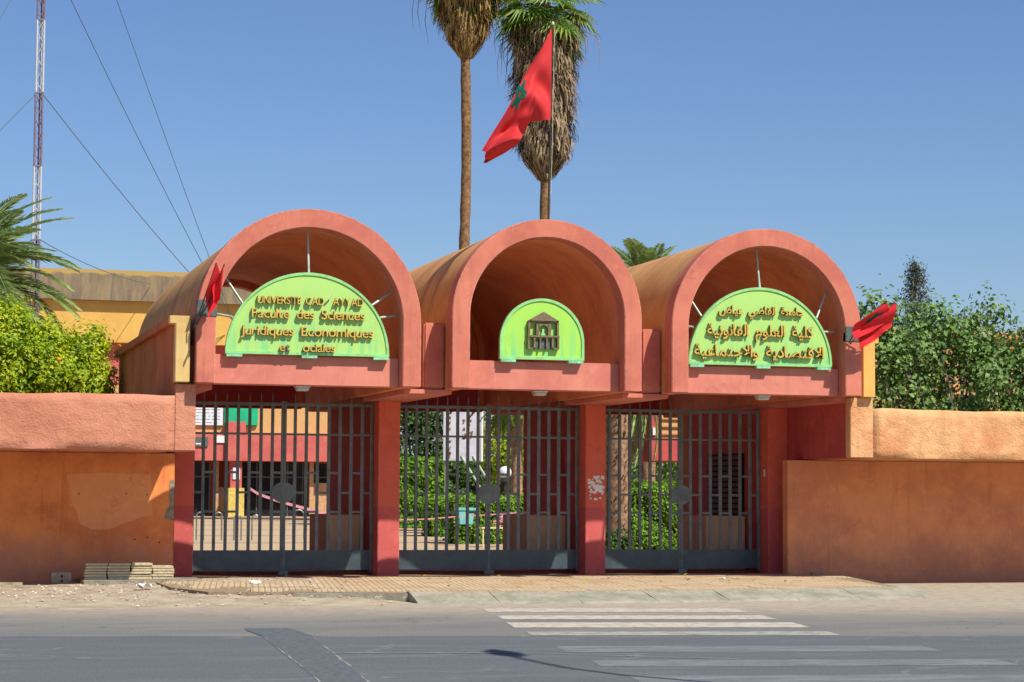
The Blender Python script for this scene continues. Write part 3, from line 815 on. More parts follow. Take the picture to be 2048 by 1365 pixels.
make_gate(-.655, 2.90, 8, 'dark slate metal gate under the left arch, courtyard and notice boards behind its bars')
make_gate(3.345, 7.135, 9, 'dark slate metal gate under the middle arch, hedges and white board behind its bars')
make_gate(7.57, 11.075, 8, 'dark slate metal gate under the right arch, palm trunk and bush behind its bars')

# ================================================================= SIGNS
def sign_outline(xl, xr, z0, zt, seg=40, off=0.0):
    hw = (xr-xl)/2-off; cx = (xl+xr)/2; zt -= off; z0 += off
    zs = max(z0, zt-hw)
    ry = zt-zs
    if zt-z0 < hw*1.02: zs = z0; ry = zt-z0
    pts = [(cx+hw*math.cos(math.pi*i/seg), zs+ry*math.sin(math.pi*i/seg)) for i in range(seg+1)]
    if zs > z0+.01: pts = [(cx+hw, z0)]+pts+[(cx-hw, z0)]
    return pts
def make_sign(name, xl, xr, z0, zt, mat, label, feet):
    t = thing(name, label, 'sign', ((xl+xr)/2, .24, z0))
    g = MB(); g.prism(sign_outline(xl, xr, z0, zt, off=.01), .205, .275); g.build('sign_face', mat, t)
    A = sign_outline(xl, xr, z0, zt); B = sign_outline(xl, xr, z0, zt, off=.05); m = len(A)
    g = MB()
    V = [(p[0], .185, p[1]) for p in A]+[(p[0], .185, p[1]) for p in B]+[(p[0], .28, p[1]) for p in A]+[(p[0], .207, p[1]) for p in B]
    F = []
    for i in range(m):
        j = (i+1) % m
        F += [(i, j, m+j, m+i), (j, i, 2*m+i, 2*m+j), (m+i, m+j, 3*m+j, 3*m+i)]
    g.add(V, F); g.build('rim', 'rim', t, bevel=0)
    for x in feet:
        g = MB(); g.box(x-.14, x+.14, .17, .30, z0-.055, z0-.005); g.build('foot_bracket', 'bracket', t, bevel=.004)
    return t
S1 = make_sign('name_sign', -.62, 2.31, 4.155, 5.62, 'sign', 'half round green sign with gold French lettering in the left arch', (-.46, .87, 2.16))
S2 = make_sign('emblem_sign', 4.36, 5.965, 4.175, 5.295, 'sign2', 'small lime green sign with a bronze building emblem in the middle arch', (4.52, 5.80))
S3 = make_sign('name_sign', 8.005, 10.91, 4.165, 5.64, 'sign', 'half round green sign with gold Arabic lettering in the right arch', (8.17, 9.50, 10.74))
def rods(S, cx, zs, R, ends):
    for (x0, z0, ang) in ends:
        d = (math.cos(ang), math.sin(ang)); 
        # from the sign rim outwards to the vault skin
        b = 2*((x0-cx)*d[0]+(z0-zs)*d[1]); c = (x0-cx)**2+(z0-zs)**2-R*R
        tt = (-b+math.sqrt(max(0, b*b-4*c)))/2
        x1, z1 = x0+d[0]*tt, z0+d[1]*tt
        if z1 < zs: x1 = cx+math.copysign(R, d[0]); z1 = z0+d[1]/d[0]*(x1-x0)
        g = MB(); g.tube([(x0, .25, z0), (x1, .42, z1)], .022, 8); g.build('support_rod', 'rod', S)
rods(S1, .85, 4.73, 1.66, [(.85, 5.60, math.pi/2), (-.30, 5.02, math.radians(122)), (-.50, 4.80, math.radians(168)), (2.0, 5.08, math.radians(34)), (2.14, 4.86, math.radians(10))])
rods(S3, 9.517, 4.82, 1.58, [(9.46, 5.62, math.pi/2), (8.28, 5.07, math.radians(117)), (8.12, 4.86, math.radians(170)), (10.62, 5.1, math.radians(62)), (10.76, 4.84, math.radians(4))])

def text_mesh(s, size, offset, extr):
    c = bpy.data.curves.new('lettering', 'FONT'); c.body = s; c.size = size; c.offset = offset; c.extrude = extr; c.resolution_u = 4
    o = bpy.data.objects.new('lettering', c); COL.objects.link(o)
    bpy.context.view_layer.update()
    me = bpy.data.meshes.new_from_object(o.evaluated_get(bpy.context.evaluated_depsgraph_get()))
    bpy.data.objects.remove(o); bpy.data.curves.remove(c)
    return me
def bounds(me):
    if not len(me.vertices): return None
    a = np.empty(len(me.vertices)*3, np.float32); me.vertices.foreach_get('co', a); a = a.reshape(-1, 3); return a.min(0), a.max(0)
def line(S, pieces, xl, xr, zbase, hcap, refcap=.69, off=.003, name='letter', wide=None, track=0.0, yf=.165, matmap=None):
    """pieces in visual order left to right; None is a word gap; fitted between xl and xr with cap height hcap"""
    size = hcap/refcap
    items = []; x = 0.0
    for i, p in enumerate(pieces):
        if p is None: x += size*.46; continue
        me = text_mesh(p, size, off*size, .032)
        b = bounds(me)
        items.append((i, p, me, x-b[0][0])); x += (b[1][0]-b[0][0])+track*size
    x -= track*size
    sc = (xr-xl)/x
    for i, p, me, dx in items:
        a = np.empty(len(me.vertices)*3, np.float32); me.vertices.foreach_get('co', a); a = a.reshape(-1, 3)
        q = np.stack([xl+(a[:, 0]+dx)*sc, yf-a[:, 2]+.0, zbase+a[:, 1]], 1)
        me.vertices.foreach_set('co', q.astype(np.float32).ravel())
        me.update()
        mat = (matmap or {}).get(i, 'gold')
        o = mk(name, me, mat, S)
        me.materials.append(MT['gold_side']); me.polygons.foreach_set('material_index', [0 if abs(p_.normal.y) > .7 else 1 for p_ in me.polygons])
def latin(txt): return [None if c == ' ' else c for c in txt]
line(S1, latin('UNIVERSITE CAD  AYYAD'), -.07, 1.82, 5.045, .135, track=.045, matmap={7: 'gold_dark'})
line(S1, latin('Faculte des Sciences'), -.17, 1.85, 4.795, .165, track=.045)
line(S1, latin('Juridiques Economiques'), -.36, 2.01, 4.49, .165, track=.045)
line(S1, latin('et  ociales'), .33, 1.32, 4.215, .15, track=.045, matmap={1: 'gold_dark'})
g = MB(); g.tube([(1.155, .15, 5.125), (1.245, .13, 5.24)], .017, 6); g.build('letter', 'cream', S1)
A1 = ['\ufebd', '\ufe8e', '\ufef4', '\ufecb']   # visual order pieces are joined strings below
def ar(*words): 
    out = []
    for i, wd in enumerate(words):
        if i: out.append(None)
        out += wd
    return out
# each inner string is one connected group, letters already in visual (left to right) order
jamia = ['\ufe94\ufecc\ufee3', '\ufe8e\ufe9f']
qadi = ['\ufef2\ufec0', '']
line1 = ar(['\ufebd', '\ufe8e\ufef4\ufecb'], ['\ufef2\ufebf', '\ufe8e\ufed8\ufedf', '\ufe8d'], ['\ufe94\ufecc\ufee3', '\ufe8e\ufe9f'])
line2 = ar(['\ufe94\ufef4\ufee7', '\ufeee\ufee7', '\ufe8e\ufed8\ufedf', '\ufe8d'], ['\ufee1', '\ufeee\ufee0\ufecc\ufedf', '\ufe8d'], ['\ufe94\ufef4\ufee0\ufedb'])
line3 = ar(['\ufe94\ufef4\ufecb', '\ufe8e\ufee4\ufe98\ufe9f', '\ufefb', '\ufe8d', '\ufeed'], ['\ufe94\ufef3', '\ufea9', '\ufe8e\ufebc\ufe98\ufed7', '\ufefb', '\ufe8d'])
line(S3, line1, 8.59, 10.31, 5.125, .155, refcap=.72, off=.010, name='letter_group', track=.05)
line(S3, line2, 8.36, 10.51, 4.715, .215, refcap=.72, off=.010, name='letter_group', track=.05)
line(S3, line3, 8.10, 10.72, 4.325, .215, refcap=.72, off=.010, name='letter_group', track=.04)

# emblem : gabled house front with arches
em = MB()
ex, ez = 5.166, 4.365
def eb(x0, x1, z0, z1, y0=.12): em.box(ex+x0, ex+x1, y0, .206, ez+z0, ez+z1)
em.prism([(ex-.29, ez+.515), (ex+.29, ez+.515), (ex, ez+.68)], .10, .206)
eb(-.29, .29, .49, .515); eb(-.29, -.255, .235, .49); eb(.255, .29, .235, .49)
eb(-.30, .30, .215, .25, .11)
eb(-.30, -.265, 0, .215); eb(.265, .30, 0, .215); eb(-.265, -.165, 0, .025); eb(.165, .265, 0, .025); eb(-.19, -.155, 0, .215); eb(.155, .19, 0, .215)
eb(-.075, -.05, 0, .215); eb(.05, .075, 0, .215)
eb(-.14, .14, .435, .46); eb(-.14, -.085, .25, .435); eb(.085, .14, .25, .435)
em.build('emblem', 'bronze', S2)
k = 14
for cx_, rr, z0, dep in ((0, .05, .10, .12), (-.115, .035, .10, .12), (.115, .035, .10, .12)):
    g = MB(); g.prism([(ex+cx_-rr, ez+.01)]+[(ex+cx_+rr*math.cos(math.pi*(1-i/k)), ez+z0+rr*1.7*math.sin(math.pi*i/k)) for i in range(k+1)]+[(ex+cx_+rr, ez+.01)], .165, .206); g.build('emblem_arch', 'band', S2)
g = MB()
for i in range(k):
    a0, a1 = math.pi*i/k, math.pi*(i+1)/k
    g.add([(ex+.085*math.cos(a0), y, ez+.35+.085*math.sin(a0)) for y in (.12, .206)]+[(ex+.085*math.cos(a1), y, ez+.35+.085*math.sin(a1)) for y in (.12, .206)]+[(ex+.10*math.cos(a0), .12, ez+.435), (ex+.10*math.cos(a1), .12, ez+.435)], [(0, 2, 3, 1), (0, 4, 5, 2)])
g.build('emblem', 'bronze', S2)
g = MB(); g.box(ex-.04, ex+.04, .16, .206, ez+.255, ez+.29); g.box(ex-.02, ex+.02, .16, .206, ez+.29, ez+.37); g.build('emblem', 'rim', S2)

# small ceiling lamps under the sill beams
for x, lb in ((.80, 'left'), (5.20, 'middle'), (9.60, 'right')):
    t = thing('bulkhead_lamp', 'small dusty white lamp under the %s arch, above the gate' % lb, 'lamp', (x, .5, ZB), 'lamps under the arches')
    g = MB(); g.box(x-.13, x+.13, .36, .58, ZB-.03, ZB+.002); g.build('lamp_base', 'lamp', t, bevel=.006)
    g = MB(); g.box(x-.115, x+.115, .37, .57, ZB-.085, ZB-.03); g.build('lamp_glass', 'lamp', t, bevel=.02)

# ================================================================= FLAGS
def lerp(a, b, t): return a+(b-a)*t
def polyline(P_, t):
    P_ = [Vector(p) for p in P_]; L_ = [0]
    for a, b in zip(P_[:-1], P_[1:]): L_.append(L_[-1]+(b-a).length)
    s = t*L_[-1]
    for i in range(len(P_)-1):
        if s <= L_[i+1]+1e-9: return P_[i].lerp(P_[i+1], (s-L_[i])/(L_[i+1]-L_[i]+1e-9))
    return P_[-1]
def flag_point(u_, v_):
    a = polyline([(5.325, 0, 10.33), (5.12, 0, 9.93), (4.90, 0, 9.58), (4.67, 0, 9.14), (4.40, 0, 8.62), (4.04, 0, 7.99)], u_)
    b = polyline([(5.30, 0, 8.60), (5.10, 0, 8.56), (4.92, 0, 8.55), (4.86, 0, 8.34), (4.70, 0, 8.25), (4.58, 0, 8.04), (4.42, 0, 7.93), (4.12, 0, 7.76)], u_)
    p = a.lerp(b, v_)
    amp = .05+.22*u_**.8
    ph = 15*(p.x*.86+(10-p.z)*.34)
    fo = 13*(u_*.9+v_*.55)
    y = .20-(.04+.16*v_)*math.sin(fo)-.07*v_*math.sin(fo*1.9+1.1)-.10*u_*math.sin(p.x*7-p.z*2.2)-.2*u_*(1-u_)
    y = .20+(y-.20)*min(1, u_*5)+.055*math.sin(v_*13+u_*2)*min(1, u_*4)*(1-.4*u_)
    return Vector((p.x, y, p.z))
def cloth(fn, nu, nv):
    V = [fn(i/nu, j/nv) for j in range(nv+1) for i in range(nu+1)]
    F = [(j*(nu+1)+i, (j+1)*(nu+1)+i, (j+1)*(nu+1)+i+1, j*(nu+1)+i+1) for j in range(nv) for i in range(nu)]
    return MB().add(V, F, True)
t = thing('flagpole', 'thin dark flagpole on top of the middle arch', 'flagpole', (5.27, .22, 6.7))
g = MB(); g.tube([(5.28, .24, 6.70), (5.335, .20, 10.36)], [.021, .012], 8); g.build('pole', 'pole', t)
g = MB(); g.tube([(5.335, .20, 10.36), (5.336, .20, 10.38), (5.336, .2, 10.43)], [.01, .035, .01], 8); g.build('finial', 'cream', t)
g = MB(); g.tube([(5.30, .16, 7.2), (5.32, .16, 8.0), (5.36, .17, 10.3)], .004, 4); g.build('halyard', 'cream', t)
F1 = thing('large_flag', 'large red flag with green star drooping from the pole on the middle arch', 'flag', (5.32, .2, 8.6))
cloth(flag_point, 60, 34).build('flag_cloth', 'flag', F1)
# open five-pointed star, mapped onto the cloth on both sides
def star_bars(fn, uc, vc, ru, rv, wdt, off, par):
    P5 = [(uc+ru*math.sin(2*math.pi*k/5), vc-rv*math.cos(2*math.pi*k/5)) for k in range(5)]
    g = MB()
    for k in range(5):
        a, b = P5[k], P5[(k+2) % 5]
        for s in range(10):
            q = []
            for tt in (s/10, (s+1)/10):
                cu, cv = lerp(a[0], b[0], tt), lerp(a[1], b[1], tt)
                dx, dy = (b[0]-a[0])/ru, (b[1]-a[1])/rv; L_ = math.hypot(dx, dy)
                nu_, nv_ = -dy/L_*wdt*ru, dx/L_*wdt*rv
                q.append((fn(cu+nu_, cv+nv_), fn(cu-nu_, cv-nv_)))
            V = [q[0][0], q[0][1], q[1][1], q[1][0]]
            V = [Vector((p.x, p.y+off, p.z)) for p in V]
            g.add(V, [(0, 1, 2, 3)])
    g.build('star', 'star', par)
star_bars(flag_point, .51, .15, .12, .20, .16, -.012, F1)
star_bars(flag_point, .51, .15, .12, .20, .16, .012, F1)

def small_flag(label, stick, tl, tr, bl, br, fold, star, dk):
    t = thing('small_flag', label, 'flag', stick[0], 'small red flags on the outer arch legs')
    g = MB(); g.tube(stick, .012, 6); g.build('stick', 'pole', t)
    def fn(u_, v_):
        p = Vector(tl).lerp(Vector(tr), u_).lerp(Vector(bl).lerp(Vector(br), u_), v_)
        return Vector((p.x+fold*.35*math.sin(v_*9+u_*3)*u_, p.y-fold*math.sin(u_*5.5+v_*2.5), p.z+fold*.3*math.sin(u_*12)*v_))
    cloth(fn, 24, 24).build('flag_cloth', dk, t)
    if star: star_bars(fn, .42, .42, .22, .26, .16, -.012, t); 
    return t
small_flag('small red flag hanging limp on its stick, nearest the left wing', [(-1.20, -.02, 4.56), (-1.07, -.25, 5.02), (-.89, -.45, 5.66)], (-.885, -.45, 5.66), (-.78, -.42, 5.22), (-1.05, -.28, 5.16), (-.96, -.28, 4.74), .07, False, 'flag2')
small_flag('small red flag hanging limp on the inner side of the left arch leg', [(-1.16, -.02, 4.62), (-.98, -.25, 5.0), (-.755, -.48, 5.64)], (-.76, -.48, 5.62), (-.90, -.46, 5.36), (-.82, -.38, 5.02), (-1.0, -.36, 4.72), .07, False, 'flag2')
small_flag('small red flag with dark star spread above the right end column', [(11.16, -.02, 4.62), (11.25, -.25, 4.95), (11.66, -.62, 5.38)], (11.66, -.60, 5.37), (11.74, -.55, 5.0), (11.16, -.25, 4.96), (11.14, -.25, 4.66), .05, True, 'flag2')
small_flag('small bright red flag hanging outermost above the right end column', [(11.18, -.02, 4.60), (11.34, -.3, 4.85), (11.83, -.62, 5.36)], (11.84, -.62, 5.36), (11.78, -.6, 4.90), (11.28, -.3, 4.90), (11.26, -.25, 4.48), .06, False, 'flag2')

# ================================================================= TREES, PALMS
def fan_frond_mesh(nb=22, R=.85, pet=.75):
    g = MB()
    g.tube([(0, 0, 0), (pet*.5, 0, .04), (pet, 0, 0)], [.018, .014, .010], 5)
    for k in range(nb):
        a = math.radians(-115+230*k/(nb-1)); L_ = R*(1-.25*abs(a)/2)*random.uniform(.9, 1.05)
        dx, dy = math.cos(a), math.sin(a); px, py = -dy, dx
        w_ = .034; dr = -.10*L_-.10*random.random()
        V = [(pet, 0, 0), (pet+dx*L_*.5+px*w_, dy*L_*.5+py*w_, .02), (pet+dx*L_*.5, dy*L_*.5, -.01), (pet+dx*L_*.5-px*w_, dy*L_*.5-py*w_, .02), (pet+dx*L_, dy*L_, dr-.12*random.random())]
        g.add(V, [(0, 2, 1), (0, 3, 2), (1, 2, 4), (2, 3, 4)])
    return g.mesh('frond')
def pinnate_mesh(L_=3.0, nl=46, ll=.42, droop=1.0, wd=.022):
    g = MB(); pts = []
    for i in range(13):
        t = i/12; pts.append((L_*t*(1-.12*t*droop), 0, L_*(.42*t-.62*droop*t*t)))
    g.tube(pts, [.03*(1-t/14) for t in range(13)], 5)
    for k in range(nl):
        t = .12+.88*k/nl; i = min(11, int(t*12)); p = Vector(pts[i]).lerp(Vector(pts[i+1]), t*12-i)
        d = (Vector(pts[i+1])-Vector(pts[i])).normalized()
        for s in (-1, 1):
            l = ll*(math.sin(math.pi*min(1, .18+t*.82))**.5)*random.uniform(.85, 1.1)+.05
            tip = p+d*l*.62+Vector((0, s*l*.75, -.10*l*random.uniform(.2, 2.2)+.12*l))
            mid = p.lerp(tip, .5)+Vector((0, 0, .05*l))
            n_ = Vector((0, 0, 1)).cross(tip-p).normalized()*wd
            g.add([p, mid+n_, tip, mid-n_], [(0, 1, 2), (0, 2, 3)])
    return g.mesh('frond')
def fan_palm(name, label, x, y, z0, ztop, r0, skirt, nfr, dead, seed):
    random.seed(seed)
    t = thing(name, label, 'palm tree', (x, y, z0))
    pts = [(x+.05*math.sin(z*.5)+.0, y, z) for z in np.linspace(z0, ztop, 40)]
    rad = [r0*(1.15-.25*i/39)+.010*math.sin(i*2.9)+random.uniform(-.008, .008) for i in range(40)]
    g = MB(); g.tube(pts, rad, 14); g.build('trunk', 'bark', t)
    # hanging skirt of dead fronds: profile is a list of (z, radius)
    C = []; g = MB()
    zs = [p[0] for p in skirt]; rs_ = [p[1] for p in skirt]
    nst = int(1500*(zs[-1]-zs[0]))
    for k in range(nst):
        z = random.uniform(zs[0]+.1, zs[-1]+.3); a = random.uniform(0, 2*math.pi)
        lump = 1+.14*math.sin(a*5+z*2.3)+.10*math.sin(a*11-z*5)+.06*math.sin(a*3+z*9); rr = np.interp(z, zs, rs_)*random.uniform(.55, 1.04)*lump; L_ = random.uniform(.2, .75)*(1.5 if random.random() < .06 else 1)
        r1 = np.interp(z-L_, zs, rs_)*random.uniform(.74, 1.2)*lump
        if z-L_ < zs[0]-.15: continue
        w_ = random.uniform(.012, .05)*(2.2 if random.random() < .07 else 1); da = random.uniform(-.06, .06); tw = random.uniform(-.6, .6)
        ca, sa = math.cos(a), math.sin(a); ca2, sa2 = math.cos(a+da), math.sin(a+da)
        tx, ty = -math.sin(a+tw), math.cos(a+tw)
        P0 = (x+rr*ca, y+rr*sa, z); P1 = (x+r1*ca2, y+r1*sa2, z-L_)
        Pm = ((P0[0]+P1[0])/2+.03*ca, (P0[1]+P1[1])/2+.03*sa, z-L_*.45)
        g.add([(P0[0]-tx*w_*.5, P0[1]-ty*w_*.5, z), (P0[0]+tx*w_*.5, P0[1]+ty*w_*.5, z), (Pm[0]+tx*w_, Pm[1]+ty*w_, Pm[2]), (Pm[0]-tx*w_, Pm[1]-ty*w_, Pm[2]), P1], [(0, 1, 2, 3), (3, 2, 4)])
    # inner bulk so that the skirt is not see-through
    o = g.build('dead_frond_skirt', dead, t); o['kind'] = 'stuff'
    g = MB(); g.tube([(x, y, zz) for zz in zs], [max(.18, q*.72) for q in rs_], 16); g.build('skirt_core', 'bark', t)
    me = [fan_frond_mesh() for _ in range(3)]
    for m_ in me: m_.materials.append(MT['fan_leaf'])
    for k in range(nfr):
        o = link(bpy.data.objects.new('frond', me[k % 3])); setpar(o, t)
        el = random.uniform(-1.25, .8); s = random.uniform(1.3, 1.9)
        o.location = (x+random.uniform(-.1, .1), y+random.uniform(-.1, .1), ztop+.1+el*.45)
        o.rotation_euler = Euler((random.uniform(-.5, .5), -el, k*2.399+random.uniform(-.3, .3)), 'XYZ'); o.scale = (s, s, s)
    # a few long dead strands
    g = MB()
    for k in range(40):
        a = random.uniform(0, 2*math.pi); rr = rs_[-1]*random.uniform(.95, 1.75); zt = random.uniform(zs[-1]-.8, zs[-1]+.4); L_ = random.uniform(.6, 2.0)
        g.tube([(x+rr*.6*math.cos(a), y+rr*.6*math.sin(a), zt+.3), (x+rr*math.cos(a), y+rr*math.sin(a), zt), (x+rr*1.05*math.cos(a)+random.uniform(-.05, .05), y+rr*math.sin(a), zt-L_*.5), (x+rr*math.cos(a)+random.uniform(-.15, .15), y+rr*math.sin(a), zt-L_)], [.008, .012, .015, .004], 4)
    g.build('hanging_strand', dead, t)
    return t
fan_palm('fan_palm', 'tall slim fan palm with a bell of dead fronds, left of the flag', 16.37, 48.00, .2, 23.84, 0.216,
         [(20.04, 0.26), (20.37, 0.52), (20.69, 0.79), (21.61, 1.02), (23.45, 1.28)], 44, 'dead_leaf', 3)
fan_palm('fan_palm', 'tall fan palm with a long shaggy skirt of dead fronds, behind the flag', 19.85, 48.00, .2, 22.53, 0.229,
         [(15.06, 0.29), (15.38, 0.55), (15.84, 0.92), (16.50, 1.10), (17.55, 1.13), (18.60, 1.21), (19.91, 1.23), (20.83, 1.31), (21.48, 1.34)], 64, 'dead_grey', 5)
random.seed(21)
def date_palm(label, x, y, z0, zc, nfr, L_, mat, els, trunk_r=.22, tm='trunk_boot', seedm=1):
    t = thing('date_palm', label, 'palm tree', (x, y, z0))
    m = 26; g = MB(); g.tube([(x, y, z) for z in np.linspace(z0, zc, m)], [trunk_r*(1+.08*(i % 2))+random.uniform(-.01, .01) for i in range(m)], 14); g.build('trunk', tm, t)
    me = [pinnate_mesh(L_, 52, .50*L_/3, random.uniform(.7, 1.15), .028) for _ in range(3)]
    for q in me: q.materials.append(MT[mat])
    for k in range(nfr):
        o = link(bpy.data.objects.new('frond', me[k % 3])); setpar(o, t)
        el = random.uniform(*els); s = random.uniform(.85, 1.1)
        o.location = (x, y, zc+random.uniform(-.1, .1)); o.rotation_euler = Euler((random.uniform(-.3, .3), -el, k*2.399+random.uniform(-.2, .2)), 'XYZ'); o.scale = (s, s, s)
    return t
date_palm('feathery date palm at the left edge behind the orange tree', -4.5, 16, .2, 6.7, 112, 3.0, 'date_leaf', (-1.1, 1.25))
date_palm('date palm tips rising between the middle and right vaults', 15.1, 22, .2, 7.05, 40, 2.6, 'date_leaf', (.15, 1.35))
# thick trunk with old leaf boots seen through the right gate
t = thing('old_palm', 'thick shaggy palm trunk behind the right gate', 'palm tree', (11.8, 15.2, .15))
g = MB(); g.tube([(11.8, 15.2, z) for z in np.linspace(.1, 4.7, 20)], [.31+random.uniform(-.02, .02) for _ in range(20)], 14); g.build('trunk', 'trunk_boot', t)
g = MB()
for k in range(420):
    a = random.uniform(0, 6.283); z = random.uniform(.15, 4.6); rr = .30; ca, sa = math.cos(a), math.sin(a); w_ = random.uniform(.02, .05)
    g.add([(11.8+rr*ca-sa*w_, 15.2+rr*sa+ca*w_, z), (11.8+rr*ca+sa*w_, 15.2+rr*sa-ca*w_, z), (11.8+(rr+.09)*ca, 15.2+(rr+.09)*sa, z+random.uniform(.06, .14)), (11.8+rr*ca, 15.2+rr*sa, z-.06)], [(0, 1, 2), (3, 0, 2), (1, 3, 2)])
o = g.build('leaf_boots', 'dead_grey', t); o['kind'] = 'stuff'
me = pinnate_mesh(2.4, 44, .4, 1.5); me.materials.append(MT['date_leaf'])
for k in range(9):
    o = link(bpy.data.objects.new('frond', me)); setpar(o, t)
    o.location = (12.0, 15.4+.12*k, 4.7); o.rotation_euler = Euler((random.uniform(-.4, .4), .75+random.uniform(-.2, .35), random.uniform(-1.0, .9)), 'XYZ')

def branchy(par, base, tips, r0, mat):
    g = MB()
    for tp in tips:
        b = Vector(base)+Vector((random.uniform(-.15, .15), random.uniform(-.15, .15), 0)); tp = Vector(tp)
        m1 = b.lerp(tp, .35)+Vector((random.uniform(-.25, .25), random.uniform(-.2, .2), .25)); m2 = b.lerp(tp, .7)+Vector((random.uniform(-.25, .25), random.uniform(-.2, .2), .15))
        g.tube([b, m1, m2, tp], [r0, r0*.7, r0*.45, r0*.15], 6)
    g.build('branch', mat, par)
# orange trees, left
def broad_tree(name, label, base, ell, nclump, nleaf, spread, size, leaf, barkm, ntips, r0, aspect=.55, shell_=(.6, 1.0), trunk_h=1.4):
    t = thing(name, label, 'tree', base)
    g = MB(); g.tube([base, (base[0]+.05, base[1], base[2]+trunk_h*.5), (base[0], base[1], base[2]+trunk_h)], [r0*1.5, r0*1.2, r0*1.05], 10); g.build('trunk', barkm, t)
    tips = []
    for k in range(ntips):
        e = ell[k % len(ell)]; d = unit(rng.normal(size=(1, 3)))[0]
        tips.append((e[0]+d[0]*e[3]*.85, e[1]+d[1]*e[4]*.85, e[2]+abs(d[2])*e[5]*.8 if k % 3 else e[2]+d[2]*e[5]*.8))
    branchy(t, (base[0], base[1], base[2]+trunk_h*.9), tips, r0, barkm)
    C, Nn = clumps(ell, nclump, nleaf, spread, shell_)
    o = mk('crown', leaf_mesh('crown', C, Nn, size, aspect), leaf, t); o['kind'] = 'stuff'
    return t, C
OT, OC = broad_tree('orange_tree', 'bright yellow green orange tree above the left wall beside the wing', (-3.4, 9.2, .1),
    [(-3.0, 9.2, 3.9, 1.15, 1.2, 1.3), (-2.25, 9.4, 3.7, .70, .9, 1.3), (-3.8, 9.1, 4.1, 1.0, 1.1, 1.5), (-2.25, 9.3, 4.85, .42, .5, .4), (-4.0, 9.0, 4.9, .70, .7, .75), (-3.1, 9.0, 4.9, .35, .4, .3)],
    520, 46000, .13, .095, 'orange_leaf', 'bark_g', 26, .05, .5)
for k in range(1):
    px, pz = [(-2.92, 4.45), (-3.55, 4.2), (-2.2, 4.0), (-3.9, 3.9), (-2.6, 3.75), (-4.3, 4.6), (-3.2, 3.6)][k]
    g = MB(); g.tube([(px, 7.95, pz-.045), (px, 7.95, pz-.03), (px, 7.95, pz), (px, 7.95, pz+.03), (px, 7.95, pz+.045)], [.01, .038, .048, .038, .01], 10)
    g.build('orange', 'fruit', OT)
broad_tree('orange_tree', 'yellow green orange tree at the left edge above the wall', (-6.3, 9.6, .1),
    [(-5.6, 9.6, 4.0, 1.2, 1.2, 1.5), (-7.0, 9.8, 4.0, 1.3, 1.2, 1.4)], 220, 16000, .13, .10, 'orange_leaf', 'bark_g', 14, .05, .5)
# fig tree, right
fe = [(16.0, 8.2, 3.9, 1.3, 1.2, 1.3), (16.6, 8.4, 5.0, 1.5, 1.2, .95), (18.0, 8.2, 4.2, 1.6, 1.3, 1.6), (18.7, 8.6, 5.3, 1.0, 1.1, .85), (19.6, 8.2, 4.1, 1.4, 1.3, 1.5),
      (17.5, 8.4, 5.75, .8, .8, .6), (20.8, 8.4, 4.2, 1.5, 1.3, 1.3), (15.7, 8.3, 5.9, .5, .6, .6), (16.8, 8.2, 2.9, 1.8, 1.2, .9), (19.3, 8.2, 2.9, 2.0, 1.2, .9), (18.75, 8.3, 6.1, .35, .4, .45), (20.4, 8.6, 5.2, 1.1, 1.0, .8)]
FT, FC = broad_tree('fig_tree', 'big broad leaved tree filling the space above the right wall', (18.0, 8.6, .1), fe, 520, 20000, .19, .125, 'fig_leaf', 'bark_g', 60, .05, .8, (.35, 1.02), 1.0)
g = MB()
for k in range(150):
    p = FC[rng.integers(len(FC))]; p = Vector(p)-Vector((0, .1, 0)); d = Vector((random.uniform(-.5, .5), random.uniform(-.3, .1), random.uniform(.2, .8)))*random.uniform(.4, 1.1)
    g.tube([p-d*.5, p+Vector((random.uniform(-.06, .06), 0, 0)), p+d*.5], [.016, .012, .005], 5)
o = g.build('twigs', 'bark_g', FT); o['kind'] = 'stuff'
# grey conifer behind it
def conifer(label, x, y, z0, zt, rb, n=7000, seed=4):
    t = thing('conifer', label, 'tree', (x, y, z0))
    g = MB(); g.tube([(x, y, z0), (x, y, zt)], [.14, .015], 8); g.build('trunk', 'bark_g', t)
    rs = np.random.default_rng(seed); br = MB(); P_ = []; Q = []
    H = zt-z0
    for k in range(120):
        zz = z0+H*(.30+.69*(k/120)); a = k*2.399; L_ = rb*(1-(zz-z0)/H)**.8*rs.uniform(.6, 1.15)+.08
        b = Vector((x, y, zz)); e = Vector((x+L_*math.cos(a), y+L_*math.sin(a), zz+L_*.25)); br.tube([b, e], [.018, .005], 4)
        m_ = int(n/120); tt = rs.uniform(.2, 1, m_)[:, None]; pp = np.array(b)+(np.array(e)-np.array(b))*tt+rs.normal(size=(m_, 3))*.09
        P_.append(pp); Q.append(unit(rs.normal(size=(m_, 3))+[0, 0, .4]))
    br.build('branch', 'bark_g', t)
    o = mk('crown', leaf_mesh('crown', np.concatenate(P_), np.concatenate(Q), .11, .3), 'conifer', t); o['kind'] = 'stuff'
conifer('thin grey conifer poking above the broad leaved tree on the right', 20.75, 16, .1, 8.2, 1.6)
conifer('grey green conifer at the right edge, behind the broad leaved tree', 26.6, 18, .1, 7.4, 1.8, seed=6)

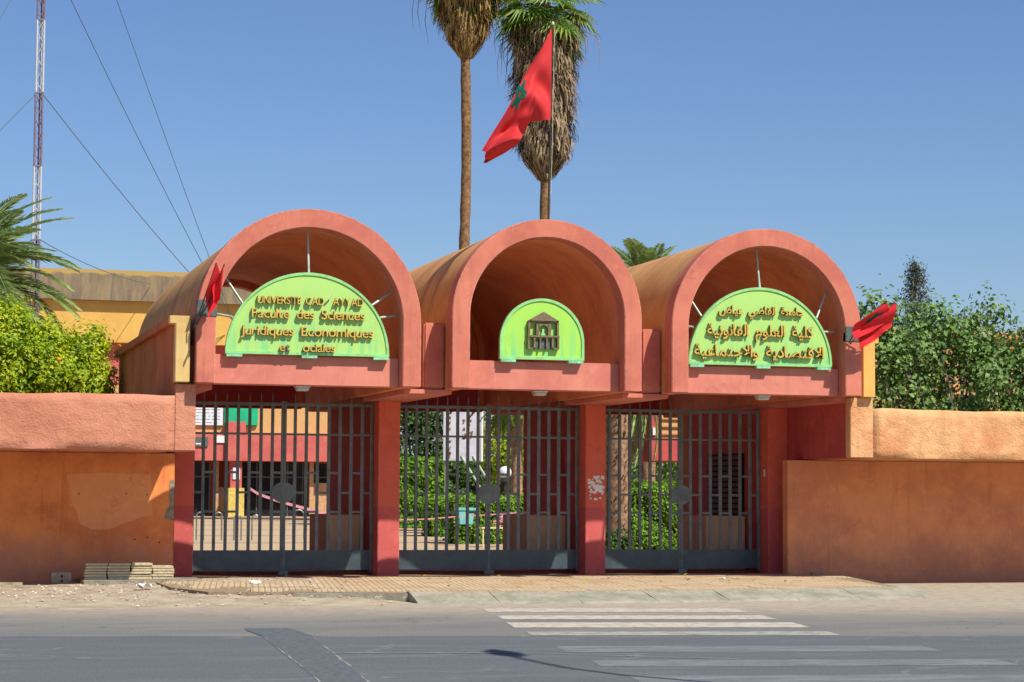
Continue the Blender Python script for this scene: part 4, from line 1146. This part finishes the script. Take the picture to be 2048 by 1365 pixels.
# hedges and garden behind the gates
def hedge(label, x0, x1, y0, y1, z0, z1, n, leaf, size=.085, name='hedge', cat='hedge'):
    t = thing(name, label, cat, ((x0+x1)/2, (y0+y1)/2, z0))
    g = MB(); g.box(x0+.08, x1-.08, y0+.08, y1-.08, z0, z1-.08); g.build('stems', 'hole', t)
    fr = int(n*.55); tp = int(n*.3); sd = n-fr-tp
    def rnd(a, b, k): return rng.uniform(a, b, k)
    C = np.concatenate([np.stack([rnd(x0, x1, fr), y0+rng.normal(size=fr)*.05, rnd(z0, z1, fr)], 1),
                        np.stack([rnd(x0, x1, tp), rnd(y0, y1, tp), z1+rng.normal(size=tp)*.05], 1),
                        np.stack([np.where(rng.random(sd) < .5, x0, x1)+rng.normal(size=sd)*.04, rnd(y0, y1, sd), rnd(z0, z1, sd)], 1)])
    C += .07*np.sin(C[:, [1, 2, 0]]*5.3+C[:, [2, 0, 1]]*3.1)
    Nn = unit(np.concatenate([np.tile([0, -1, .5], (fr, 1)), np.tile([0, -.3, 1], (tp, 1)), np.tile([-.6, -.3, .5], (sd, 1))])+rng.normal(size=(n, 3))*.55)
    o = mk('leaves', leaf_mesh('leaves', C, Nn, size, .6), leaf, t); o['kind'] = 'stuff'
    return t
hedge('tall bright green clipped hedge at the left of the middle gate', 11.6, 14.55, 44, 46, .15, 3.0, 7000, 'hedge_leaf', .17)
hedge('dark green hedge under the white board', 14.55, 17.2, 44.3, 46.3, .15, 2.95, 5200, 'hedge_dark', .17)
hedge('low green hedge behind the plastic table', 9.75, 12.6, 24, 25.4, .1, 1.56, 6500, 'hedge_leaf', .09)
hedge('low clipped hedge farther back, left of the teal crate', 11.0, 12.6, 32, 33.2, .1, 1.55, 3800, 'hedge_leaf', .12)
hedge('narrow upright clipped hedge beside the globe lamp', 14.7, 15.6, 36.0, 36.8, .2, 2.3, 1500, 'hedge_leaf', .1)
hedge('shrub mass low and lime green behind the right gate', 12.15, 13.9, 15.3, 16.4, .15, 1.93, 6500, 'hedge_leaf', .085, 'shrub', 'shrub')
hedge('dark shrub at the foot of the thick palm trunk', 11.1, 11.85, 14.2, 14.8, .15, .75, 1100, 'hedge_dark', .08, 'shrub', 'shrub')
broad_tree('garden_tree', 'dark leafy tree with hanging foliage behind the tall hedge', (14.0, 48, .3), [(13.4, 48, 3.9, 1.8, 1.2, 1.9), (15.5, 48, 4.4, 1.8, 1.2, 1.8), (14.0, 47.8, 6.0, 2.2, 1, 1.2)], 190, 8500, .28, .20, 'hedge_dark', 'bark_g', 14, .07, .6)
broad_tree('orange_tree', 'small orange tree seen right of the white board through the middle gate', (16.3, 40, .3), [(16.0, 40, 3.5, 1.2, .9, 1.5), (16.9, 40, 4.6, 1.2, .8, 1.2)], 110, 5200, .22, .17, 'orange_leaf', 'bark_g', 10, .05)
broad_tree('garden_tree', 'dark tree filling the gap left of the red portico in the right gate', (16.5, 26, .3), [(15.8, 26, 3.0, 1.5, 1.0, 1.6), (18.2, 26, 3.2, 1.5, 1, 1.8)], 130, 5200, .22, .15, 'fig_leaf', 'bark_g', 10, .07)
broad_tree('garden_tree', 'tall dark tree mass closing the view behind the middle gate', (20.5, 46, .3), [(19.0, 46, 3.0, 2.6, 1.5, 2.6), (22.6, 46, 3.4, 2.8, 1.5, 2.8), (26.5, 46, 3.4, 2.6, 1.5, 2.8), (30, 46, 3.2, 2.6, 1.5, 2.8)], 300, 12000, .35, .26, 'fig_leaf', 'bark_g', 20, .1, shell_=(.2, 1.0))
date_palm('low yellowing palm behind the globe lamp in the middle gate', 14.6, 34, .2, 5.0, 24, 1.9, 'fan_leaf', (-1.0, .4), .2)

# ================================================================= THINGS IN THE COURTYARD
BD = thing('university_building', 'long tan and red university building with weathered grey roof fascia behind the left arch', 'building', (10, 68, .5))
def part(name, mat, *bx, par=BD, bev=0): g = MB(); g.box(*bx); return g.build(name, mat, par, bevel=bev)
part('roof_fascia', 'b_grey', -30, 17.3, 67.6, 69.0, 11.05, 12.55)
part('wall', 'b_yellow', -30, 17.3, 68.0, 76, 9.02, 11.05)
part('wall', 'b_red', -30, 17.3, 68.6, 76, 6.9, 9.02)
part('wall', 'b_tan', -30, 17.3, 68.0, 76, 4.66, 6.9)
part('fascia', 'b_red', -30, 17.3, 67.7, 76, 3.27, 4.60)
part('wall', 'b_red', -30, 17.3, 71, 76, .4, 3.27)
part('buttress', 'b_red', 9.42, 10.4, 67.5, 68.0, 3.26, 5.2)
part('buttress', 'b_red', 9.72, 10.28, 67.8, 68.4, 1.9, 3.26)
part('yellow_post', 'yellow_bin', 9.60, 10.38, 67.6, 68.2, .5, 1.92)
part('wall_end', 'b_red', 8.2, 9.4, 69.9, 70.3, .5, 3.3)
for x0, x1 in ((6.2, 8.9), (10.5, 15.2), (-12, -4)):
    wv = part('glass_door', 'dark_glass', x0, x1, 69.4, 69.5, .5, 3.2)
    g = MB(); g.box(x0, x1, 69.34, 69.4, 2.45, 2.52); g.build('transom', 'band', wv)
    k = int((x1-x0)/.75)
    for i in range(k+1):
        x = x0+(x1-x0)*i/k
        g = MB(); g.box(x-.03, x+.03, 69.33, 69.4, .5, 3.2); g.build('frame', 'band', wv)
part('timber_panel', 'b_cream', 9.0, 9.25, 68.6, 68.9, .5, 3.25)
part('timber_panel', 'b_cream', 9.05, 9.7, 68.9, 69.1, .5, 1.95)
part('timber_panel', 'b_cream', 13.85, 14.05, 68.6, 68.9, .6, 3.25)
part('timber_panel', 'b_cream', 13.9, 15.0, 68.9, 69.1, .6, 2.2)
nb = thing('notice_panel', 'white notice panel with printed lines on the building seen through the left gate', 'sign', (8.2, 67.9, 5.0))
part('panel', 'notice_w', 6.6, 9.30, 67.84, 67.98, 5.02, 6.15, par=nb)
g = MB()
for rrow in range(6):
    x = 6.75
    while x < 9.1:
        w_ = random.uniform(.1, .4); g.box(x, min(9.15, x+w_), 67.83, 67.84, 5.14+rrow*.16, 5.165+rrow*.16); x += w_+.07
o = g.build('print', 'ink', nb); o['kind'] = 'stuff'
nb = thing('notice_panel', 'green panel on the building seen through the left gate', 'sign', (10.1, 67.9, 5.0))
part('panel', 'notice_g', 9.36, 11.05, 67.80, 67.98, 5.02, 6.20, par=nb, bev=.03); part('edge_strip', 'notice_g', 10.6, 10.72, 67.76, 67.80, 5.02, 6.2, par=nb)
nb = thing('small_notice', 'small white notice on the red fascia seen through the left gate', 'sign', (9.2, 67.6, 4.2)); part('sheet', 'white', 8.95, 9.42, 67.62, 67.69, 4.15, 4.5, par=nb)
nb = thing('dark_plate', 'dark plate with pale lettering on the red fascia at the left gate edge', 'sign', (8.0, 67.6, 4.2)); part('plate', 'band', 7.6, 8.55, 67.62, 67.69, 3.95, 4.42, par=nb); part('print', 'white', 7.95, 8.2, 67.60, 67.62, 4.05, 4.12, par=nb)
nb = thing('paper_sheet', 'white paper sheet pinned on the red pier above the yellow post', 'paper', (10, 67.7, 2.6)); part('sheet', 'notice_w', 9.82, 10.18, 67.74, 67.79, 2.35, 2.95, par=nb)

RB = thing('peach_building', 'long peach coloured building behind the broad leaved tree on the right', 'building', (32, 34, 0))
part('wall', 'b_peach', 24, 52, 32, 40, 0, 7.45, par=RB); part('roof_edge', 'b_peach', 23.8, 52.2, 31.8, 40.2, 7.45, 7.7, par=RB)
for k in range(5): 
    wv = part('window', 'b_cream', 27+k*4.5, 28.6+k*4.5, 31.93, 32.0, 3.2, 4.8, par=RB); part('pane', 'dark_glass', 27.1+k*4.5, 28.5+k*4.5, 31.90, 31.93, 3.3, 4.7, par=wv)
PT = thing('red_portico', 'red portico with slatted beige upper wall seen through the right gate', 'building', (14, 16, .2))
part('fascia', 'dark_red', 12.95, 16.5, 16.0, 19, 2.63, 3.22, par=PT)
part('wall', 'dark_red', 12.95, 13.30, 16.0, 19, 3.22, 4.6, par=PT)
up = part('wall', 'b_tan', 13.30, 16.5, 16.05, 19, 3.22, 4.6, par=PT)
for k in range(4): part('slat', 'b_cream', 13.32, 16.5, 15.99, 16.05, 3.32+k*.2, 3.36+k*.2, par=up)
part('pillar', 'dark_red', 14.15, 14.5, 16.0, 16.4, .2, 2.63, par=PT)
nb = thing('small_notice', 'small pale plate on the corner of the red portico', 'sign', (13.1, 15.9, 3.4)); part('sheet', 'white', 13.05, 13.15, 15.95, 15.99, 3.3, 3.5, par=nb)

bm_t = thing('display_board', 'white weathered board on slanting props behind the middle gate', 'board', (13.7, 38, .2))
g = MB(); g.box(12.98, 14.40, 38.0, 38.08, 2.92, 5.6); g.build('panel', 'board', bm_t)
g = MB(); g.box(14.40, 14.47, 37.97, 38.11, 2.90, 5.6); g.build('edge_strip', 'white', bm_t)
g = MB()
for k in range(60):
    z = random.uniform(3.0, 5.0); s = random.uniform(.015, .06); x = 13.2+random.uniform(-.06, .06) if k % 2 else 13.85+random.uniform(-.15, .2)
    if k % 2 == 0: z = random.uniform(3.7, 4.5)
    g.add([(x-s, 37.99, z-s), (x+s*.7, 37.99, z-s*.6), (x+s, 37.99, z+s), (x-s*.5, 37.99, z+s*.8)], [(0, 1, 2, 3)])
o = g.build('rust_stains', 'bark', bm_t); o['kind'] = 'stuff'
for x in (13.65, 14.1):
    g = MB(); g.tube([(x, 38.0, 3.1), (x+1.6, 37.4, .3)], .045, 8); g.build('prop', 'rod', bm_t)
for x in (13.1, 14.35):
    g = MB(); g.tube([(x, 38.15, 2.95), (x, 38.15, .2)], .04, 8); g.build('leg', 'rod', bm_t)
gl = thing('globe_lamp', 'white globe lamp on a short post behind the middle gate', 'lamp', (13.03, 30, .2))
g = MB(); g.tube([(13.03, 30, .2), (13.03, 30, 2.14)], .04, 8); g.build('post', 'pole', gl)
g = MB(); g.tube([(13.03, 30, 2.12), (13.03, 30, 2.22)], .15, 14); g.build('collar', 'pole', gl)
k = 12; g = MB(); g.tube([(13.03, 30, 2.42-.21*math.cos(math.pi*i/k)) for i in range(k+1)], [.012+.20*math.sin(math.pi*i/k) for i in range(k+1)], 20); g.build('globe', 'globe', gl)
tb = thing('plastic_table', 'small pale table with folded striped tape on it behind the middle gate', 'table', (10.3, 21.2, .2))
g = MB(); g.box(9.78, 10.62, 21.0, 21.6, .74, .78); g.build('tabletop', 'cream', tb, bevel=.01)
for x in (9.82, 10.58):
    for y in (21.04, 21.56): g = MB(); g.tube([(x, y, .14), (x, y, .74)], .022, 6); g.build('leg', 'cream', tb)
g = MB()
for k in range(40):
    x = 10.45+random.uniform(-.25, .45); y = 21.2+random.uniform(-.15, .2); z = .80+random.uniform(0, .34)*(1 if x > 10.3 else .4); L_ = random.uniform(.12, .32); a = random.uniform(-.8, .8)
    dx, dz = L_*.5*math.cos(a), L_*.5*math.sin(a)*.5
    g.add([(x-dx, y, z-dz-.016), (x+dx, y, z+dz-.016), (x+dx, y, z+dz+.016), (x-dx, y, z-dz+.016), (x-dx, y+.01, z-dz-.016), (x+dx, y+.01, z+dz-.016), (x+dx, y+.01, z+dz+.016), (x-dx, y+.01, z-dz+.016)], [(0, 1, 2, 3), (7, 6, 5, 4), (3, 2, 6, 7), (1, 0, 4, 5)])
hp = g.build('tape_heap', 'tape'); tag(hp, 'heap of pink striped tape on the small table', 'tape', kind='stuff')
bg_ = thing('teal_crate', 'teal plastic crate hanging on the low hedge', 'crate', (9.7, 22.5, .8))
g = MB(); g.prism([(9.52, .84), (9.90, .84), (9.95, 1.26), (9.47, 1.26)], 22.45, 22.75); g.build('body', 'teal', bg_, bevel=.01)
g = MB(); g.box(9.42, 10.0, 22.42, 22.78, 1.24, 1.32); g.build('rim', 'teal', bg_, bevel=.008)
bg_ = thing('blue_bundle', 'bright blue plastic bundle above the lime shrub', 'bag', (13.0, 18, .2))
g = MB(); g.tube([(13.0, 18, .15), (13.0, 18, 1.6), (13.0, 18, 2.0), (13.1, 18, 2.3)], [.14, .13, .10, .02], 8); g.build('cover', 'blue', bg_)
# cordon tape lines
def tape(label, pts, w_=.035):
    g = MB(); k = len(pts); g.add([(p[0], p[1], p[2]-w_) for p in pts]+[(p[0], p[1], p[2]+w_) for p in pts]+[(p[0], p[1]+.01, p[2]-w_) for p in pts]+[(p[0], p[1]+.01, p[2]+w_) for p in pts],
        [(i, i+1, i+1+k, i+k) for i in range(k-1)]+[(2*k+i+1, 2*k+i, 3*k+i, 3*k+i+1) for i in range(k-1)])
    tag(g.build('cordon_tape', 'tape'), label, 'tape')
tape('sagging pink cordon tape in front of the dark doors', [(10.4+4.0*t, 66, 1.9-1.25*t**.7) for t in np.linspace(0, 1, 12)], .07)
tape('pink cordon tape line crossing in front of the tall hedge', [(6.9+3.9*t, 20, 1.0+.02*math.sin(t*5)+.34*max(0, t-.25)) for t in np.linspace(0, 1, 12)], .018)
# bicycle hoops
for i, (x, z0) in enumerate(((2.8, .3), (3.35, .3), (3.95, .22), (4.5, .22), (6.2, .3))):
    yy = 28 if i != 4 else 30
    t = thing('bicycle_hoop', ['bent steel hoop leftmost behind the left gate', 'bent steel hoop second from the left behind the left gate', 'bent steel hoop third from the left behind the left gate', 'bent pale steel hoop in front of the yellow post', 'bent steel hoop standing apart at the right behind the left gate'][i], 'hoop', (x, yy, z0-.1), 'steel hoops in the courtyard')
    g = MB(); dx = .11 if i < 4 else .18
    g.tube([(x-dx, yy, z0-.12), (x-dx, yy, z0+.70)]+[(x-dx*math.cos(math.pi*q/8), yy, z0+.70+dx*math.sin(math.pi*q/8)) for q in range(1, 8)]+[(x+dx, yy, z0+.70), (x+dx, yy, z0-.12)], .024, 6)
    g.build('hoop', 'hoop', t)
# rendered planter blocks beside the fin walls
for x0, x1, y0, y1, lb, lb2 in ((2.18, 2.92, 5.0, 6.9, 'left', 'dark fin wall'), (6.38, 7.15, 5.0, 7.0, 'middle', 'wall with the narrow slot'), (10.20, 11.08, 4.9, 6.6, 'right', 'louvred window')):
    g = MB(); g.box(x0, x1, y0, y1, .1, 1.30)
    tag(g.build('planter_block', 'planter', bevel=.012), 'beige rendered block inside the %s gate, beside the %s' % (lb, lb2), 'planter', 'beige blocks inside the gates')

# ================================================================= MAST
MX, MY = -1.1, 48
ms = thing('radio_mast', 'tall slim red and white lattice mast with guy wires at the left', 'mast', (MX, MY, .3))
zl = [.3]+[11.6-2.93*k for k in (3, 2, 1)]+[11.6+2.93*k for k in range(0, 7)]
rr = .155
cor = [(rr*math.cos(a), rr*math.sin(a)) for a in (math.radians(200), math.radians(320), math.radians(80))]
for i in range(len(zl)-1):
    z0, z1 = zl[i], zl[i+1]
    colr = 'mast_white' if (i % 2 == 0) else 'mast_red'
    g = MB()
    for cx_, cy_ in cor: g.tube([(MX+cx_, MY+cy_, z0+.02), (MX+cx_, MY+cy_, z1-.02)], .042, 6)
    nbm = max(4, int((z1-z0)/.42))
    for a in range(3):
        p, q = cor[a], cor[(a+1) % 3]
        for k in range(nbm):
            za, zb = z0+(z1-z0)*k/nbm, z0+(z1-z0)*(k+1)/nbm
            (s, e) = (p, q) if k % 2 else (q, p)
            g.tube([(MX+s[0], MY+s[1], za), (MX+e[0], MY+e[1], zb)], .014, 4, caps=False)
    g.build('lattice_section', colr, ms)
    g = MB(); g.prism([(MX+c_[0]*1.35, MY+c_[1]*1.35) for c_ in cor], z1-.03, z1+.03, 'z'); g.build('flange', 'mast_dark', ms)
def wire(p, q, sag=.0):
    P_ = [Vector(p).lerp(Vector(q), t)-Vector((0, 0, sag*4*t*(1-t))) for t in np.linspace(0, 1, 14)]
    g = MB(); g.tube(P_, .017, 4); g.build('guy_wire', 'wire', ms)
anc = (9.66, 67.5, 10.24)
wire((MX+.15, MY, 17.39), anc, .25); wire((MX+.15, MY, 23.3), anc, .3); wire((MX+.15, MY, 29.1), anc, .3)
wire((MX+.15, MY, 11.6), (5.6, 67.5, 11.9), .25)
wire((MX-.15, MY, 17.39), (-8.5, 44, 9.0), .1); wire((MX-.15, MY, 23.3), (-8.5, 44, 8.0), .1); wire((MX-.15, MY, 11.6), (-8.5, 52, 7.5), .1)

# ================================================================= THINGS ON THE GROUND, LEFT
blk = thing('concrete_block', 'grey hollow concrete block at the foot of the left wall', 'block', (-3.2, 2.2, .05))
g = MB(); g.box(-3.38, -3.02, 2.1, 2.35, .07, .30); g.build('body', 'block', blk, bevel=.012)
for x, z in ((-3.19, .225), (-3.19, .14)):
    g = MB(); g.tube([(x, 2.096, z), (x, 2.12, z)], .022, 8); g.build('hollow', 'hole', blk)
cols = [(-2.80, -2.41, 6, 'leftmost'), (-2.395, -1.995, 6, 'second from left'), (-1.985, -1.62, 6, 'third from left'), (-1.605, -1.22, 5, 'rightmost')]
ordn = ['bottom tile', 'second tile from the bottom', 'third tile from the bottom', 'fourth tile from the bottom', 'fifth tile from the bottom', 'sixth tile from the bottom']
for ci, (x0, x1, k, nm) in enumerate(cols):
    for q in range(k):
        jx, jy = random.uniform(-.016, .016), random.uniform(-.02, .02); z0 = .167+q*.049
        dd = .05 if (ci == 2 and q < 3) else 0
        g = MB(); g.box(x0+jx-dd*.6, x1+jx, 1.95+jy, 2.36+jy, z0, z0+.042)
        o = g.build('paving_tile', 'stack_tile', bevel=.006)
        what = ('top tile' if q == k-1 else ordn[q])
        tag(o, 'beige %s of the %s stack by the left wall' % (what, nm), 'tile', 'stacked paving tiles by the left wall')
for (a, b, lb) in (((-5.2, 1.5, .06), (-2.9, 1.15, .05), 'long pale timber plank lying in front of the concrete block'), ((-6.5, 1.9, .1), (-3.9, 1.6, .09), 'grey timber plank against the foot of the left wall')):
    v = Vector(b)-Vector(a); nn = Vector((-v.y, v.x, 0)).normalized()*.07; g = MB()
    P_ = [Vector(a)-nn, Vector(b)-nn, Vector(b)+nn, Vector(a)+nn]
    g.add([(p.x, p.y, p.z) for p in P_]+[(p.x, p.y, p.z+.05) for p in P_], [(3, 2, 1, 0), (4, 5, 6, 7), (0, 1, 5, 4), (1, 2, 6, 5), (2, 3, 7, 6), (3, 0, 4, 7)])
    tag(g.build('timber_plank', 'timber', bevel=.005), lb, 'plank')
def pebble(g, x, y, z, s):
    V = [Vector((random.uniform(.6, 1.1)*a, random.uniform(.6, 1.1)*b, random.uniform(.5, .9)*c)) for a, b, c in ((1, 0, 0), (0, 1, 0), (-1, 0, 0), (0, -1, 0), (0, 0, 1), (0, 0, -.6))]
    g.add([(x+v.x*s, y+v.y*s, z+v.z*s*.7) for v in V], [(0, 1, 4), (1, 2, 4), (2, 3, 4), (3, 0, 4), (1, 0, 5), (2, 1, 5), (3, 2, 5), (0, 3, 5)])
g = MB()
for k in range(900):
    if k < 330: x, y = random.gauss(-2.6, 1.3), random.uniform(-3.2, 1.4)
    elif k < 650: x, y = random.gauss(.9, .8), random.uniform(-3.4, -.5)
    else: x, y = random.uniform(-5.5, 2), random.uniform(-4.4, 2)
    if x > 1.9: continue
    pebble(g, x, y, max(vz(x, y), .0)+.01, random.choice([.012, .018, .025, .04]))
o = g.build('rubble', 'stone'); tag(o, 'small stones and gravel scattered on the dusty verge', 'gravel', kind='stuff')
g = MB()
for k in range(26):
    x, y = random.gauss(-2.9, 1.0), random.uniform(-1.8, 1.1)
    if x > 1: continue
    pebble(g, x, y, vz(x, y)+.015, random.uniform(.014, .036))
o = g.build('litter', 'stone_w'); tag(o, 'white plaster crumbs and litter on the dusty verge', 'litter', kind='stuff')
def paper(x, y, z, s, lb):
    g = MB()
    def fn(a, b): return Vector((x+(a-.5)*s*1.5+random.uniform(-.1, .1)*s, y+(b-.5)*s+random.uniform(-.1, .1)*s, z+random.uniform(0, .5)*s))
    tag(cloth(fn, 5, 5).build('crumpled_paper', 'stone_w'), lb, 'paper')
paper(-2.0, -.3, .12, .17, 'white crumpled paper on the verge before the tile stacks')
paper(-.05, .1, PZ+.01, .14, 'white torn paper in the broken pavement before the left gate')
paper(8.85, .6, PZ+.012, .09, 'small white scrap of paper on the pavement before the right gate')
# broken concrete crust left of the kerb
g = MB()
for pl in ([(.1, -2.9), (1.9, -3.2), (1.9, -2.3), (1.2, -2.1), (.3, -2.2)], [(1.0, -1.9), (1.8, -2.2), (2.2, -1.6), (1.5, -1.3)]):
    g.prism(blob(pl, 4, .05), .0, .125, 'z')
structure(g.build('broken_concrete', 'slab', bevel=.01))
# fallen leaves
n_ = 60
C = np.stack([rng.uniform(-.5, 11, n_), rng.uniform(-1.5, 3.2, n_), np.full(n_, PZ+.025)], 1)
o = mk('fallen_leaves', leaf_mesh('fallen_leaves', C, unit(np.tile([0, 0, 1.], (n_, 1))+rng.normal(size=(n_, 3))*.25), .09, .5), 'dry_leaf'); tag(o, 'yellow dry leaves fallen on the tiled pavement', 'leaves', kind='stuff')
# loose brick on the pavement by the right wall
g = MB(); g.box(11.55, 11.75, 2.55, 2.67, PZ, PZ+.05); tag(g.build('loose_stone', 'slab', bevel=.01), 'small flat stone lying at the foot of the right wall', 'stone')

# street lamp standing at the near side of the road; its shadow falls on the lane
sx, sy = 4.25, -23.0
st = thing('street_lamp', 'grey street lamp on the near kerb whose shadow falls across the road', 'street lamp', (sx, sy, 0))
g = MB(); g.tube([(sx, sy, 0), (sx, sy, 5), (sx, sy, 8.6), (sx+.03, sy+.4, 9.4), (sx+.1, sy+1.3, 9.85), (sx+.13, sy+1.6, 9.9)], [.075, .06, .045, .04, .04, .035], 10); g.build('post', 'hoop', st)
g = MB(); g.tube([(sx+.13, sy+1.5, 9.89), (sx+.15, sy+1.75, 9.92), (sx+.17, sy+2.2, 9.94), (sx+.19, sy+2.6, 9.93)], [.05, .16, .17, .03], 10); g.build('lamp_head', 'band', st)
